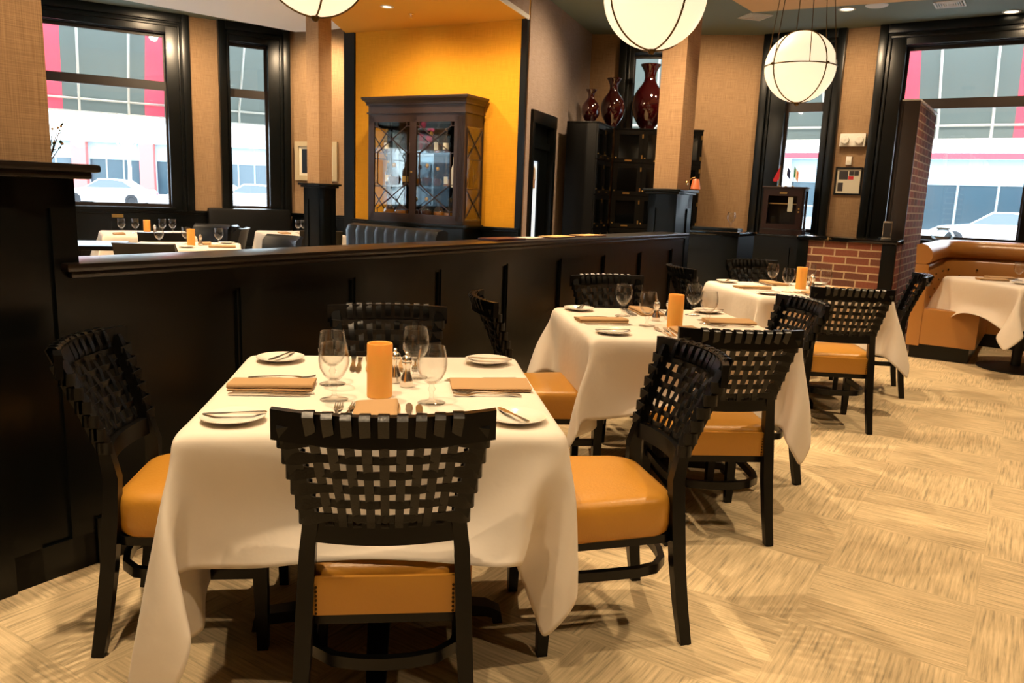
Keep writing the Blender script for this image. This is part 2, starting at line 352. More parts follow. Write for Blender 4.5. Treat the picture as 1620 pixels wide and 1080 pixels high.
# windows
def window(n, a=None):
    P, th, s0, s1, c0, c1 = WIN[n]
    root = thing('window_%d' % n, None, None, (P[0], P[1], 0), R(th)); struct(root)
    cs = MB()
    for x0, x1 in ((c0, s0), (s1, c1)):
        inner = x1 if x0 == c0 else x0
        cs.box(x0, x1, -.055, 0, ZS-.06, CEIL, .004)
        w = x1-x0
        if w > .13:          # stepped moulding, deeper towards the outside edge
            o = x0 if x0 == c0 else x1; sg = 1 if x0 == c0 else -1
            cs.box(min(o, o+sg*.10), max(o, o+sg*.10), -.095, -.05, ZS-.06, CEIL, .012)
            cs.box(min(o+sg*.115, o+sg*.15), max(o+sg*.115, o+sg*.15), -.08, -.05, ZS-.06, CEIL-.14, .012)
    cs.box(s0-.001, s1+.001, -.055, 0, ZT+.02, CEIL, .003)
    cs.box(c0+.1, c1-.1, -.10, -.05, CEIL-.11, CEIL, .014); cs.box(c0+.13, c1-.13, -.08, -.05, CEIL-.17, CEIL-.125, .012)
    cs.out('casing', 'black_paint', root)
    rv = MB()            # jamb lining through the wall
    rv.box(s0-.05, s0-.012, .0, .20, ZS-.05, ZT+.05).box(s1+.012, s1+.05, .0, .20, ZS-.05, ZT+.05).box(s0-.05, s1+.05, .0, .20, ZT+.012, ZT+.05)
    rv.out('jamb', 'black_paint', root, smooth=0)
    MB().box(s0-.05, s1+.05, -.09, .22, ZS-.05, ZS-.015, .006).out('window_sill', 'black_paint', root)
    up = MB(); up.box(s0-.012, s1+.012, .10, .13, ZT-.03, ZT+.014).box(s0-.012, s0+.022, .10, .13, ZB1-.04, ZT).box(s1-.022, s1+.012, .10, .13, ZB1-.04, ZT).box(s0-.012, s1+.012, .10, .13, ZB0+.05, ZB1+.0)
    us = up.out('upper_sash', 'brown_paint', root, smooth=0)
    MB().box(s0, s1, .112, .116, ZB1-.02, ZT).out('pane', 'pane_glass', us, smooth=0)
    lo = MB(); lo.box(s0-.012, s1+.012, .055, .09, ZB0, ZB1).box(s0-.012, s0+.026, .055, .09, ZS-.02, ZB0).box(s1-.026, s1+.012, .055, .09, ZS-.02, ZB0).box(s0-.012, s1+.012, .055, .09, ZS-.02, ZS+.035)
    ls = lo.out('lower_sash', 'brown_paint', root, smooth=0)
    MB().box(s0, s1, .07, .074, ZS, ZB0+.02).out('pane', 'pane_glass', ls, smooth=0)
    return root
for n in WIN: window(n)
# wainscot below the windows: panels, stiles and a ledge
_tn = [3]
def wainscot(P, th, a, b_, zt=.95, pitch=.62, y=-.002, skip=()):
    w = MB(); w.box(a, b_, y-.02, y, 0, zt)
    n = max(1, round((b_-a)/pitch)); p = (b_-a)/n
    for k in range(n+1):
        c = a+k*p; w.box(max(a, c-.045), min(b_, c+.045), y-.036, y-.019, .16, zt-.14)
    w.box(a, b_, y-.036, y-.019, zt-.14, zt).box(a, b_, y-.045, y-.019, 0, .17)
    w.box(a, b_, y-.075, y, zt, zt+.025, .006).box(a, b_, y-.055, y, zt-.03, zt, .008)
    o = w.out('trim_%d' % _tn[0], 'black_paint', loc=(P[0], P[1], 0), rot=R(th), smooth=30); _tn[0] += 1; return struct(o)
wainscot(PL, TL, -5.2, 1.36, .925)
wainscot(PLR, TLR, .03, 1.5, .925); wainscot(PY, TY, .0, 2.36, .945); wainscot(PA, TA, .03, 2.30, .925); wainscot(PBW, TB, .02, 6.0, .925)
# door in the grey wall
dr = struct(thing('door_1', None, None, (*PG, 0), R(TG)))
MB().box(.22, .31, -.03, .14, 0, 2.27, .006).box(1.05, 1.14, -.03, .14, 0, 2.27, .006).box(.22, 1.14, -.035, .14, 2.15, 2.29, .006).box(.31, 1.05, .02, .12, 1.88, 1.96, .004).box(.31, 1.05, .06, .08, 1.96, 2.15).out('door_frame', 'black_paint', dr)
df = MB().box(.31, .40, .05, .09, 0, 1.88).box(.72, 1.05, .05, .09, 0, 1.88).box(.40, .72, .05, .09, 0, .3).box(.40, .72, .05, .09, 1.74, 1.88).out('door_leaf', 'black_paint', dr, smooth=0)
MB().box(.40, .72, .066, .074, .3, 1.74).out('door_glass', 'window_daylight', df, smooth=0)
em = MB(); em.lathe([(.0, 0), (.085, 0), (.085, .006), (0, .006)], 24, M=Matrix.Translation((.57, .062, 1.58)) @ Matrix.Rotation(R(90), 4, 'X') @ Matrix.Scale(1.25, 4, (0, 1, 0)))
em.out('door_oval', 'white_plastic', df)
MB().box(.53, .61, .050, .058, 1.42, 1.53, .01).box(.555, .585, .050, .058, 1.53, 1.66, .008).out('door_amber_shape', 'berry', df)  # flat white oval and amber shape set on the door glass
# ceilings at lower levels
sl = MB().prism([(-2.17, 10.14), (.04+.02, 8.94+.03), (-.66, 6.98), (-2.2, 7.2)], 3.20, CEIL, 0)
struct(sl.out('ceiling_yellow_drop', 'yellow_paint', smooth=0))
g = PG; struct(MB().box(-2.1, 0, -.012, 0, 3.235, CEIL).out('wall_drop_side', 'grasscloth_grey', loc=(*PG, 0), rot=R(TG), smooth=0))
struct(MB().box(-2.1, .0, -.016, .0, 3.19, 3.235).out('trim_20', 'white_trim', loc=(*PG, 0), rot=R(TG), smooth=0))
struct(MB().prism([(-6.6, 7.2), (-3.07, 10.58), (-2.95, 10.70), (-2.62, 10.62), (-2.19, 10.30), (-2.215, 6.6), (-6.0, 4.4)], 3.30, CEIL, 0).out('ceiling_white_drop', 'white_plaster', smooth=0))
_c = Vector((2.65, 9.69)); _d1 = Vector((math.cos(R(234)), math.sin(R(234)))); _d2 = Vector((math.cos(R(-28)), math.sin(R(-28))))
struct(MB().prism([tuple(_c), tuple(_c+_d1*8.2), tuple(_c+_d1*8.2+_d2*2.9), tuple(_c+_d2*2.9)], 3.52, CEIL, 0).out('ceiling_warm_lit_panel', 'warm_tan', smooth=0))  # tan colour carries the warm lighting of a ceiling recess

# ================= partition, pillars, columns =================
PW, TW = (-1.434, 2.585), 56.8
WL = 5.33                              # length up to the far column
pt = thing('panelled_partition', 'long low black panelled partition wall running behind the tables', 'partition', (*PW, 0), R(TW))
b = MB().box(.0, WL, .02, .16, 0, 1.02).box(.0, WL, .16, .18, 0, 1.02)
pit = .638
for k in range(9):
    e = .632+(k-1)*pit; x0, x1 = e, e+.105
    if k == 0: x0, x1 = 0.0, .10
    if k == 8: x1 = WL
    b.box(x0, x1, .0, .02, .17, .93)
b.box(0, WL, 0, .02, .93, 1.02).box(0, WL, -.012, .02, 0, .17, .004)
for k in range(8):      # thin bead inside every panel
    a0 = .10 if k == 0 else .632+(k-1)*pit+.105; a1 = .632+k*pit
    b.box(a0, a0+.012, .008, .02, .17, .93).box(a1-.012, a1, .008, .02, .17, .93).box(a0, a1, .008, .02, .918, .93)
b.out('panelling', 'black_paint', pt, smooth=0)
MB().box(-.06, WL+.02, -.045, .215, 1.035, 1.062, .010).box(-.04, WL+.0, -.026, .20, 1.012, 1.037, .010).out('cap_rail', 'cap_wood', pt)
def pillar_base(root, x0, x1, y0, y1, z, n=1, panel=.18, ov=.045):
    b = MB().box(x0+.012, x1-.012, y0+.012, y1-.012, 0, z-.03)
    for (p, q, ax) in ((y0, 1, 'x'), (y1, -1, 'x'), (x0, 1, 'y'), (x1, -1, 'y')):
        lo, hi = (x0, x1) if ax == 'x' else (y0, y1); st = max(.05, (hi-lo)*.26)
        a, c = (p, p+.014) if q > 0 else (p-.014, p)
        for (u0, u1, w0, w1) in ((lo, lo+st, 0, z-.03), (hi-st, hi, 0, z-.03), (lo, hi, z-.17, z-.03), (lo, hi, 0, .18)):
            if ax == 'x': b.box(u0, u1, a, c, w0, w1)
            else: b.box(a, c, u0, u1, w0, w1)
    b.out('base', 'black_paint', root, smooth=0)
    MB().box(x0-ov, x1+ov, y0-ov, y1+ov, z-.022, z, .008).box(x0-ov+.02, x1+ov-.02, y0-ov+.02, y1+ov-.02, z-.045, z-.022, .008).out('base_cap', 'black_paint', root)
# near pillar at the left edge
pn = thing('near_pillar', 'wide cloth covered pillar on tall black panelled base at left edge', 'pillar', (*PW, 0), R(TW))
b = MB().box(-2.0, -.0, .014, .40, 0, 1.34)
for (u0, u1, w0, w1) in ((-.08, .0, 0, 1.34), (-.27, -.178, 0, 1.34), (-.27, 0, 1.237, 1.34), (-.27, 0, 0, .12), (-2., -.27, 0, 1.34)): b.box(u0, u1, 0 if u0 > -1 else -.012, .014, w0, w1)
b.out('base', 'black_paint', pn, smooth=0)
MB().box(-2.0, .06, -.06, .44, 1.352, 1.378, .012).box(-2.0, .04, -.04, .42, 1.33, 1.354, .01).out('base_cap', 'cap_wood', pn)
MB().box(-2.0, -.05, .03, .36, 1.378, CEIL).out('shaft', 'grasscloth', pn, smooth=0)
# far column at the end of the partition; column in the back room
def column(name, label, P, th, wb, db, zb, ws, ds, ox=0, oy=0):
    c = thing(name, label, 'column', (*P, 0), R(th))      # near corner at the origin, box to +x, -y.. local
    pillar_base(c, 0, db, 0, wb, zb)
    mx, my = db/2+ox, wb/2+oy
    MB().box(mx-ds/2, mx+ds/2, my-ws/2, my+ws/2, zb, CEIL).out('shaft', 'grasscloth', c, smooth=0)
    return c
PC2 = fr(PW, TW, WL-.03, .075)
column('column', 'square cloth covered column on black panelled base ending the partition', (PC2.x, PC2.y), TW, .27, .37, 1.44, .225, .30)
column('column', 'slim cloth covered column with black base among the back room tables', (-2.12, 8.55), TW, .24, .24, 1.38, .185, .185)
# things lying on the partition's cap
def on_cap(px, y=.09): return fr(PW, TW, px, y)
def flat(name, label, cat, s, y, w, d, h, m, rz=0, group=None, pages=None, z=1.0625):
    p = on_cap(s, y); o = thing(name, label, cat, (p.x, p.y, z), R(TW+rz), group)
    MB().box(-w/2, w/2, -d/2, d/2, 0, h, min(.002, h/3)).out('cover', m, o)
    if pages: MB().box(-w/2+.006, w/2-.006, -d/2+.004, d/2-.004, h, h+.003).out('sheet', pages, o, smooth=0)
    return o
flat('menu_folder', 'closed dark red menu folder lying on the partition cap', 'menu', 2.62, .10, .30, .15, .012, 'menu_red')
flat('paper_menu', 'white sheet lying beside the red folder on the partition cap', 'menu', 2.94, .11, .20, .13, .004, 'menu_red', pages='paper')
flat('paper_menu', 'tan menu sheet on the partition cap, the one nearer the red folder', 'menu', 3.28, .10, .30, .14, .006, 'menu_red', 3, 'tan menu sheets on the partition', 'gold_paper')
flat('paper_menu', 'tan menu sheet on the partition cap, the one nearer the far column', 'menu', 3.72, .10, .30, .14, .006, 'menu_red', -3, 'tan menu sheets on the partition', 'gold_paper')
# sprig on the near pillar's cap
p = fr(PW, TW, .005, .16); sp = thing('dried_sprig', 'small sprig of dried leaves and berries on the near pillar cap', 'plant', (p.x, p.y, 1.378))
rn = random.Random(4); st = MB(); lf = MB(); be = MB()
for k in range(9):
    a = rn.uniform(-.2, 1.0); h = rn.uniform(.06, .13); e = Vector((math.cos(a)*rn.uniform(.0, .05), math.sin(a)*.03, h)); st.tube([(0, 0, 0), e*.5, e], [.0022, .0016, .001], 5)
    for j in range(3):
        q = e*rn.uniform(.5, 1); d = Vector((rn.uniform(-1, 1), rn.uniform(-1, 1), rn.uniform(0, .8))).normalized()*.02; n_ = d.cross(Vector((0, 0, 1))).normalized()*.006
        lf._add([q, q+d*.5+n_, q+d, q+d*.5-n_], [(0, 1, 2, 3)])
    be.lathe([(0, -.005), (.0045, -.002), (.0045, .002), (0, .005)], 6, c=e)
st.out('stems', 'twig', sp); lf.out('leaves', 'leaf', sp, smooth=0); be.out('berries', 'berry', sp)

# tablecloth shapes: rows of x, y, z in millimetres
CLOTH_SHEETS = {
 'A': [
  [-476, -619, 131, -449, -625, 187, -422, -627, 243, -401, -623, 295, -397, -603, 338, -417, -567, 370, -452, -530, 395, -473, -492, 414, -457, -462, 422, -435, -453, 423, -408, -451, 423, -379, -455, 424, -262, -492, 439, -150, -531, 473, -30, -545, 486, 93, -556, 484, 207, -564, 473, 304, -572, 465, 325, -568, 465, 342, -557, 462, 353, -540, 455, 357, -516, 446, 354, -465, 425, 355, -427, 399, 369, -419, 362, 387, -438, 316, 407, -466, 269, 418, -493, 223],
  [-519, -595, 157, -494, -606, 213, -467, -612, 269, -439, -611, 324, -418, -603, 376, -415, -576, 416, -438, -536, 444, -466, -494, 465, -457, -455, 475, -436, -444, 476, -409, -441, 477, -381, -445, 478, -262, -466, 485, -147, -488, 504, -26, -494, 499, 99, -504, 497, 214, -516, 498, 309, -545, 507, 334, -545, 508, 355, -537, 506, 370, -522, 500, 376, -499, 492, 373, -451, 472, 380, -428, 443, 397, -442, 400, 417, -469, 354, 431, -493, 308, 444, -513, 262],
  [-555, -566, 180, -534, -579, 238, -509, -588, 294, -482, -593, 350, -456, -593, 405, -435, -580, 455, -437, -549, 491, -457, -505, 513, -452, -459, 526, -435, -444, 530, -410, -439, 532, -382, -441, 533, -264, -450, 536, -146, -455, 542, -23, -464, 533, 103, -471, 530, 222, -480, 532, 317, -521, 552, 341, -525, 555, 362, -521, 553, 376, -507, 548, 383, -487, 540, 390, -450, 517, 409, -446, 482, 431, -469, 438, 444, -494, 392, 457, -513, 346, 471, -523, 300],
  [-568, -527, 198, -555, -541, 257, -538, -552, 315, -517, -560, 372, -494, -568, 430, -470, -569, 485, -453, -555, 532, -454, -518, 562, -448, -469, 578, -434, -451, 583, -411, -443, 586, -384, -444, 588, -267, -447, 590, -145, -449, 590, -21, -466, 583, 105, -468, 581, 228, -464, 581, 332, -502, 597, 353, -510, 602, 372, -510, 602, 387, -499, 597, 396, -483, 588, 416, -462, 559, 441, -472, 520, 458, -493, 476, 470, -509, 430, 484, -519, 384, 495, -517, 335],
  [-550, -486, 209, -547, -497, 269, -542, -507, 329, -533, -515, 389, -519, -527, 449, -500, -537, 508, -480, -540, 563, -466, -521, 605, -452, -480, 628, -438, -463, 635, -416, -454, 640, -389, -454, 642, -270, -457, 642, -146, -465, 640, -20, -474, 637, 106, -474, 636, 232, -466, 636, 347, -483, 643, 370, -494, 647, 390, -498, 647, 408, -494, 642, 424, -485, 630, 452, -478, 598, 470, -491, 558, 483, -502, 513, 495, -504, 465, 505, -503, 415, 508, -492, 359],
  [-510, -454, 215, -510, -465, 276, -513, -471, 338, -515, -473, 399, -513, -480, 461, -505, -490, 522, -493, -500, 582, -479, -501, 636, -461, -484, 675, -446, -473, 686, -423, -468, 692, -395, -467, 694, -273, -469, 695, -147, -473, 694, -20, -474, 693, 107, -474, 692, 233, -471, 691, 356, -473, 693, 384, -479, 694, 409, -484, 693, 431, -485, 685, 449, -481, 671, 477, -477, 634, 490, -481, 590, 499, -479, 540, 505, -471, 486, 507, -464, 429, 504, -458, 368],
  [-487, -440, 217, -487, -451, 279, -492, -455, 340, -497, -455, 402, -499, -458, 464, -497, -466, 526, -490, -475, 588, -480, -482, 646, -465, -478, 696, -452, -474, 714, -428, -471, 720, -398, -470, 721, -273, -471, 722, -147, -471, 722, -20, -472, 721, 107, -472, 720, 234, -471, 720, 359, -471, 720, 390, -474, 720, 418, -478, 719, 442, -479, 710, 459, -473, 692, 482, -467, 650, 495, -465, 601, 499, -459, 546, 501, -450, 489, 500, -443, 430, 495, -440, 368],
  [-465, -425, 219, -466, -434, 281, -472, -437, 343, -478, -436, 405, -482, -437, 467, -483, -443, 529, -481, -451, 592, -476, -460, 653, -469, -466, 714, -463, -474, 750, -431, -472, 750, -399, -470, 751, -274, -467, 750, -147, -468, 750, -20, -468, 749, 107, -469, 749, 234, -469, 748, 360, -472, 748, 393, -474, 749, 425, -475, 749, 455, -473, 738, 469, -461, 713, 484, -452, 661, 494, -447, 607, 494, -439, 549, 493, -430, 489, 489, -425, 428, 485, -422, 366],
  [-447, -408, 221, -448, -415, 284, -455, -416, 345, -461, -416, 407, -466, -417, 469, -468, -421, 532, -469, -428, 595, -470, -435, 657, -470, -442, 721, -467, -446, 757, -434, -446, 764, -401, -445, 764, -274, -444, 766, -147, -444, 765, -20, -445, 765, 107, -445, 764, 234, -446, 765, 362, -448, 762, 393, -448, 762, 426, -450, 762, 463, -453, 760, 474, -443, 729, 482, -433, 668, 488, -428, 609, 485, -420, 548, 482, -413, 487, 478, -407, 426, 474, -403, 365],
  [-435, -389, 222, -436, -393, 285, -443, -393, 347, -449, -393, 409, -452, -395, 471, -456, -398, 534, -459, -403, 597, -465, -409, 660, -469, -414, 724, -467, -416, 757, -435, -416, 765, -401, -416, 761, -274, -416, 760, -147, -416, 760, -20, -417, 760, 107, -417, 760, 234, -418, 760, 362, -419, 761, 394, -419, 761, 426, -420, 761, 461, -420, 761, 472, -417, 731, 478, -411, 670, 481, -406, 609, 475, -401, 547, 472, -394, 485, 469, -389, 424, 469, -382, 363],
  [-429, -366, 223, -431, -368, 286, -437, -368, 348, -442, -368, 410, -446, -370, 473, -450, -373, 535, -456, -378, 598, -463, -382, 661, -469, -385, 725, -467, -387, 757, -434, -388, 763, -401, -388, 761, -274, -388, 760, -147, -388, 760, -19, -388, 760, 108, -389, 760, 235, -390, 760, 362, -391, 760, 394, -391, 761, 425, -391, 761, 458, -391, 761, 472, -390, 733, 474, -386, 670, 475, -383, 608, 469, -378, 546, 465, -373, 484, 464, -367, 423, 468, -359, 363],
  [-456, -265, 221, -464, -266, 284, -470, -267, 347, -472, -268, 410, -475, -269, 473, -476, -270, 536, -476, -271, 600, -474, -272, 663, -471, -273, 726, -463, -273, 757, -432, -274, 763, -400, -274, 760, -273, -274, 761, -146, -275, 760, -19, -275, 760, 108, -276, 760, 235, -277, 760, 362, -277, 760, 394, -277, 760, 425, -277, 761, 457, -277, 761, 471, -277, 733, 466, -277, 671, 457, -276, 609, 449, -273, 547, 452, -269, 485, 466, -261, 428, 485, -252, 380],
  [-478, -156, 220, -479, -156, 283, -479, -157, 347, -478, -157, 410, -477, -157, 473, -475, -158, 537, -472, -159, 600, -472, -159, 664, -471, -160, 727, -462, -160, 758, -431, -160, 763, -399, -160, 760, -272, -161, 760, -145, -161, 760, -18, -162, 760, 108, -163, 760, 235, -163, 760, 362, -164, 760, 394, -164, 760, 426, -164, 760, 458, -164, 760, 471, -164, 733, 466, -164, 670, 452, -164, 609, 436, -163, 549, 435, -160, 492, 468, -154, 450, 499, -150, 428],
  [-477, -42, 220, -477, -43, 284, -476, -43, 347, -475, -44, 411, -474, -44, 474, -473, -45, 537, -473, -45, 601, -473, -46, 664, -471, -46, 728, -462, -46, 758, -430, -47, 762, -398, -47, 760, -272, -48, 760, -145, -48, 760, -18, -49, 760, 109, -49, 760, 236, -50, 760, 363, -50, 760, 394, -51, 760, 426, -51, 760, 458, -51, 759, 471, -51, 732, 466, -51, 670, 453, -51, 608, 431, -51, 551, 427, -51, 505, 470, -52, 485, 504, -53, 477],
  [-476, 71, 221, -478, 71, 285, -478, 70, 348, -477, 69, 412, -477, 69, 475, -476, 68, 538, -475, 68, 602, -474, 67, 665, -471, 67, 728, -461, 67, 758, -429, 67, 763, -398, 66, 760, -271, 66, 760, -144, 65, 760, -17, 65, 760, 110, 64, 760, 236, 64, 760, 363, 63, 760, 395, 63, 760, 426, 63, 761, 458, 62, 759, 471, 62, 731, 467, 62, 670, 449, 62, 610, 424, 61, 556, 426, 60, 510, 472, 59, 489, 506, 58, 484],
  [-476, 184, 223, -479, 184, 286, -480, 183, 349, -482, 182, 413, -483, 182, 476, -480, 181, 540, -477, 181, 603, -474, 181, 666, -471, 180, 729, -461, 180, 758, -429, 180, 762, -397, 180, 760, -271, 179, 760, -144, 179, 760, -17, 178, 760, 110, 177, 760, 237, 177, 760, 364, 176, 760, 395, 176, 761, 427, 176, 761, 459, 175, 760, 471, 176, 732, 465, 175, 670, 443, 173, 613, 419, 171, 558, 426, 170, 509, 471, 171, 487, 505, 172, 484],
  [-461, 295, 225, -467, 296, 288, -471, 295, 351, -475, 294, 415, -478, 294, 478, -479, 293, 541, -479, 293, 605, -477, 293, 668, -471, 293, 731, -461, 293, 761, -429, 293, 761, -397, 293, 760, -270, 293, 760, -143, 292, 760, -16, 291, 760, 111, 291, 760, 238, 290, 760, 365, 290, 760, 396, 290, 761, 428, 290, 761, 460, 290, 760, 470, 289, 731, 457, 286, 673, 429, 282, 619, 412, 280, 562, 423, 280, 511, 467, 280, 485, 499, 279, 469],
  [-406, 388, 230, -411, 388, 293, -416, 388, 355, -422, 390, 418, -428, 391, 481, -435, 393, 544, -443, 394, 606, -456, 398, 667, -468, 404, 727, -464, 407, 760, -430, 407, 762, -398, 406, 761, -270, 406, 761, -143, 405, 760, -16, 404, 760, 111, 404, 760, 238, 404, 760, 366, 404, 761, 398, 404, 761, 430, 403, 762, 464, 403, 759, 468, 401, 727, 453, 394, 670, 433, 386, 613, 424, 376, 553, 428, 365, 495, 449, 357, 444, 480, 352, 405],
  [-389, 409, 231, -393, 409, 294, -400, 411, 356, -408, 413, 419, -416, 415, 481, -427, 416, 543, -439, 418, 604, -455, 424, 663, -468, 433, 724, -466, 438, 760, -431, 437, 763, -397, 436, 761, -270, 434, 761, -143, 433, 760, -16, 432, 760, 111, 432, 761, 238, 432, 762, 366, 432, 762, 398, 432, 762, 431, 432, 764, 466, 432, 758, 469, 429, 726, 459, 416, 667, 446, 406, 610, 441, 396, 549, 441, 385, 489, 453, 375, 434, 477, 368, 388],
  [-375, 430, 231, -380, 432, 294, -390, 434, 356, -400, 437, 418, -413, 439, 480, -427, 439, 540, -444, 440, 600, -460, 447, 658, -468, 457, 717, -465, 467, 752, -430, 467, 759, -397, 465, 760, -270, 462, 762, -143, 462, 760, -16, 461, 759, 111, 460, 758, 238, 460, 758, 366, 461, 759, 398, 461, 759, 430, 462, 758, 465, 462, 756, 471, 453, 722, 471, 434, 664, 465, 421, 606, 461, 412, 546, 459, 403, 485, 464, 394, 426, 477, 385, 374],
  [-367, 450, 230, -373, 455, 293, -387, 458, 354, -401, 460, 415, -418, 460, 476, -438, 458, 535, -457, 459, 593, -471, 466, 650, -466, 471, 699, -452, 471, 719, -425, 470, 727, -393, 470, 730, -269, 470, 735, -143, 472, 734, -16, 472, 733, 111, 471, 733, 238, 472, 732, 365, 471, 732, 397, 471, 732, 428, 471, 730, 458, 471, 726, 472, 465, 707, 479, 448, 658, 479, 432, 601, 477, 424, 542, 475, 419, 481, 475, 412, 421, 480, 402, 364],
  [-367, 468, 227, -376, 475, 290, -393, 478, 350, -412, 478, 410, -433, 476, 469, -456, 474, 527, -476, 474, 584, -483, 480, 638, -465, 480, 679, -445, 475, 691, -419, 470, 698, -389, 469, 702, -269, 471, 708, -143, 472, 706, -16, 472, 705, 111, 471, 705, 238, 470, 705, 364, 470, 704, 396, 470, 703, 426, 471, 702, 454, 473, 698, 473, 474, 687, 486, 461, 648, 491, 442, 595, 490, 432, 537, 487, 429, 477, 486, 426, 417, 486, 416, 357],
  [-393, 494, 214, -410, 497, 275, -432, 496, 334, -455, 492, 392, -479, 490, 451, -501, 488, 508, -512, 493, 562, -496, 499, 605, -456, 491, 632, -433, 480, 639, -408, 468, 644, -381, 463, 647, -265, 465, 654, -143, 464, 651, -16, 467, 649, 111, 466, 649, 237, 462, 649, 363, 463, 648, 393, 465, 647, 422, 468, 646, 448, 476, 644, 469, 487, 639, 490, 493, 615, 505, 471, 572, 511, 447, 520, 512, 434, 465, 510, 432, 408, 507, 427, 347],
  [-437, 500, 196, -459, 496, 254, -481, 489, 313, -505, 485, 371, -527, 485, 429, -540, 493, 483, -528, 508, 529, -488, 515, 561, -441, 500, 581, -420, 483, 586, -397, 467, 589, -372, 458, 592, -259, 461, 600, -143, 448, 598, -17, 455, 594, 110, 454, 593, 237, 448, 595, 361, 454, 592, 391, 458, 591, 419, 465, 590, 441, 478, 589, 459, 497, 587, 484, 519, 572, 504, 505, 537, 519, 476, 492, 528, 450, 444, 532, 431, 392, 531, 422, 336],
  [-485, 487, 174, -507, 479, 233, -530, 473, 291, -552, 476, 348, -565, 489, 403, -556, 511, 449, -520, 529, 486, -470, 530, 513, -427, 506, 529, -409, 487, 533, -388, 469, 535, -363, 456, 538, -250, 457, 549, -140, 433, 548, -17, 436, 543, 110, 435, 542, 235, 430, 542, 358, 446, 537, 388, 453, 535, 414, 464, 534, 434, 481, 534, 448, 502, 533, 474, 536, 524, 495, 535, 495, 512, 507, 455, 528, 479, 411, 542, 451, 366, 549, 429, 317],
  [-532, 468, 152, -555, 464, 210, -576, 469, 267, -589, 487, 322, -582, 513, 369, -549, 536, 408, -501, 546, 439, -449, 540, 464, -411, 513, 478, -396, 492, 479, -377, 473, 481, -353, 459, 483, -238, 456, 501, -136, 442, 508, -16, 435, 501, 110, 427, 502, 232, 426, 493, 354, 446, 481, 383, 454, 479, 409, 466, 478, 427, 484, 478, 437, 507, 479, 457, 548, 474, 485, 560, 451, 503, 537, 413, 518, 505, 371, 535, 478, 328, 552, 452, 285],
  [-580, 458, 130, -600, 467, 186, -610, 488, 240, -605, 518, 289, -578, 543, 330, -531, 556, 362, -477, 560, 391, -426, 553, 416, -394, 523, 426, -382, 500, 426, -366, 481, 427, -343, 468, 429, -233, 472, 460, -135, 482, 490, -13, 473, 486, 114, 463, 486, 229, 454, 459, 348, 461, 430, 377, 467, 427, 402, 476, 425, 418, 491, 424, 425, 512, 425, 438, 557, 423, 474, 579, 404, 495, 566, 371, 507, 533, 330, 522, 502, 287, 542, 478, 245],
  [-630, 461, 106, -632, 489, 157, -622, 522, 206, -599, 551, 249, -560, 566, 284, -508, 572, 314, -454, 573, 342, -408, 562, 364, -379, 531, 373, -366, 513, 374, -350, 498, 376, -330, 489, 380, -236, 509, 432, -134, 532, 480, -8, 528, 484, 118, 518, 481, 230, 503, 443, 338, 490, 387, 364, 491, 380, 386, 495, 375, 401, 505, 372, 410, 521, 371, 426, 562, 369, 457, 590, 355, 483, 589, 327, 498, 563, 288, 510, 529, 245, 526, 498, 202],
 ],
 'B': [
  [-581, -507, 254, -566, -547, 307, -549, -576, 356, -532, -574, 395, -518, -542, 417, -490, -509, 423, -466, -499, 423, -437, -492, 421, -404, -487, 421, -270, -483, 436, -143, -499, 475, -7, -506, 484, 131, -503, 481, 255, -486, 440, 340, -469, 397, 365, -470, 388, 383, -477, 383, 392, -490, 380, 381, -528, 375, 364, -566, 362, 376, -592, 330, 409, -596, 284, 441, -579, 233],
  [-567, -466, 292, -565, -498, 348, -556, -536, 401, -540, -560, 449, -521, -543, 479, -492, -508, 488, -467, -496, 488, -437, -487, 486, -405, -479, 485, -273, -457, 487, -142, -449, 500, -6, -450, 502, 130, -446, 499, 258, -445, 478, 350, -456, 456, 378, -458, 451, 399, -467, 447, 406, -485, 445, 391, -534, 441, 385, -572, 421, 414, -586, 380, 452, -576, 329, 480, -559, 275],
  [-533, -449, 324, -547, -462, 385, -552, -491, 442, -545, -524, 495, -523, -532, 535, -489, -509, 551, -465, -496, 553, -437, -485, 552, -406, -474, 552, -274, -453, 551, -141, -439, 549, -4, -436, 547, 131, -431, 542, 264, -434, 533, 358, -454, 521, 386, -457, 517, 405, -467, 514, 411, -486, 511, 405, -535, 502, 420, -567, 472, 457, -568, 425, 485, -555, 372, 506, -540, 316],
  [-483, -457, 348, -503, -459, 412, -520, -467, 474, -529, -488, 533, -521, -507, 584, -489, -504, 613, -465, -494, 618, -437, -482, 619, -407, -471, 619, -274, -458, 617, -139, -455, 612, -2, -457, 605, 135, -452, 600, 270, -447, 596, 366, -458, 587, 394, -462, 584, 413, -471, 580, 420, -489, 576, 429, -532, 557, 460, -550, 518, 488, -543, 466, 508, -528, 410, 522, -507, 351],
  [-438, -458, 366, -450, -463, 433, -468, -463, 497, -486, -470, 560, -497, -480, 620, -484, -486, 666, -465, -483, 680, -439, -477, 685, -408, -471, 686, -273, -467, 684, -136, -468, 678, 1, -470, 670, 139, -470, 664, 275, -464, 659, 374, -466, 653, 403, -469, 650, 424, -477, 645, 436, -492, 637, 460, -517, 606, 485, -515, 556, 504, -499, 500, 519, -479, 441, 527, -458, 378],
  [-416, -428, 375, -421, -434, 444, -434, -435, 510, -451, -439, 575, -468, -444, 640, -476, -453, 706, -478, -463, 747, -445, -467, 758, -409, -468, 756, -271, -470, 751, -133, -473, 745, 4, -473, 737, 142, -473, 730, 279, -471, 725, 382, -471, 720, 414, -472, 717, 440, -476, 710, 456, -479, 692, 478, -481, 644, 493, -465, 586, 506, -444, 525, 517, -424, 462, 520, -413, 395],
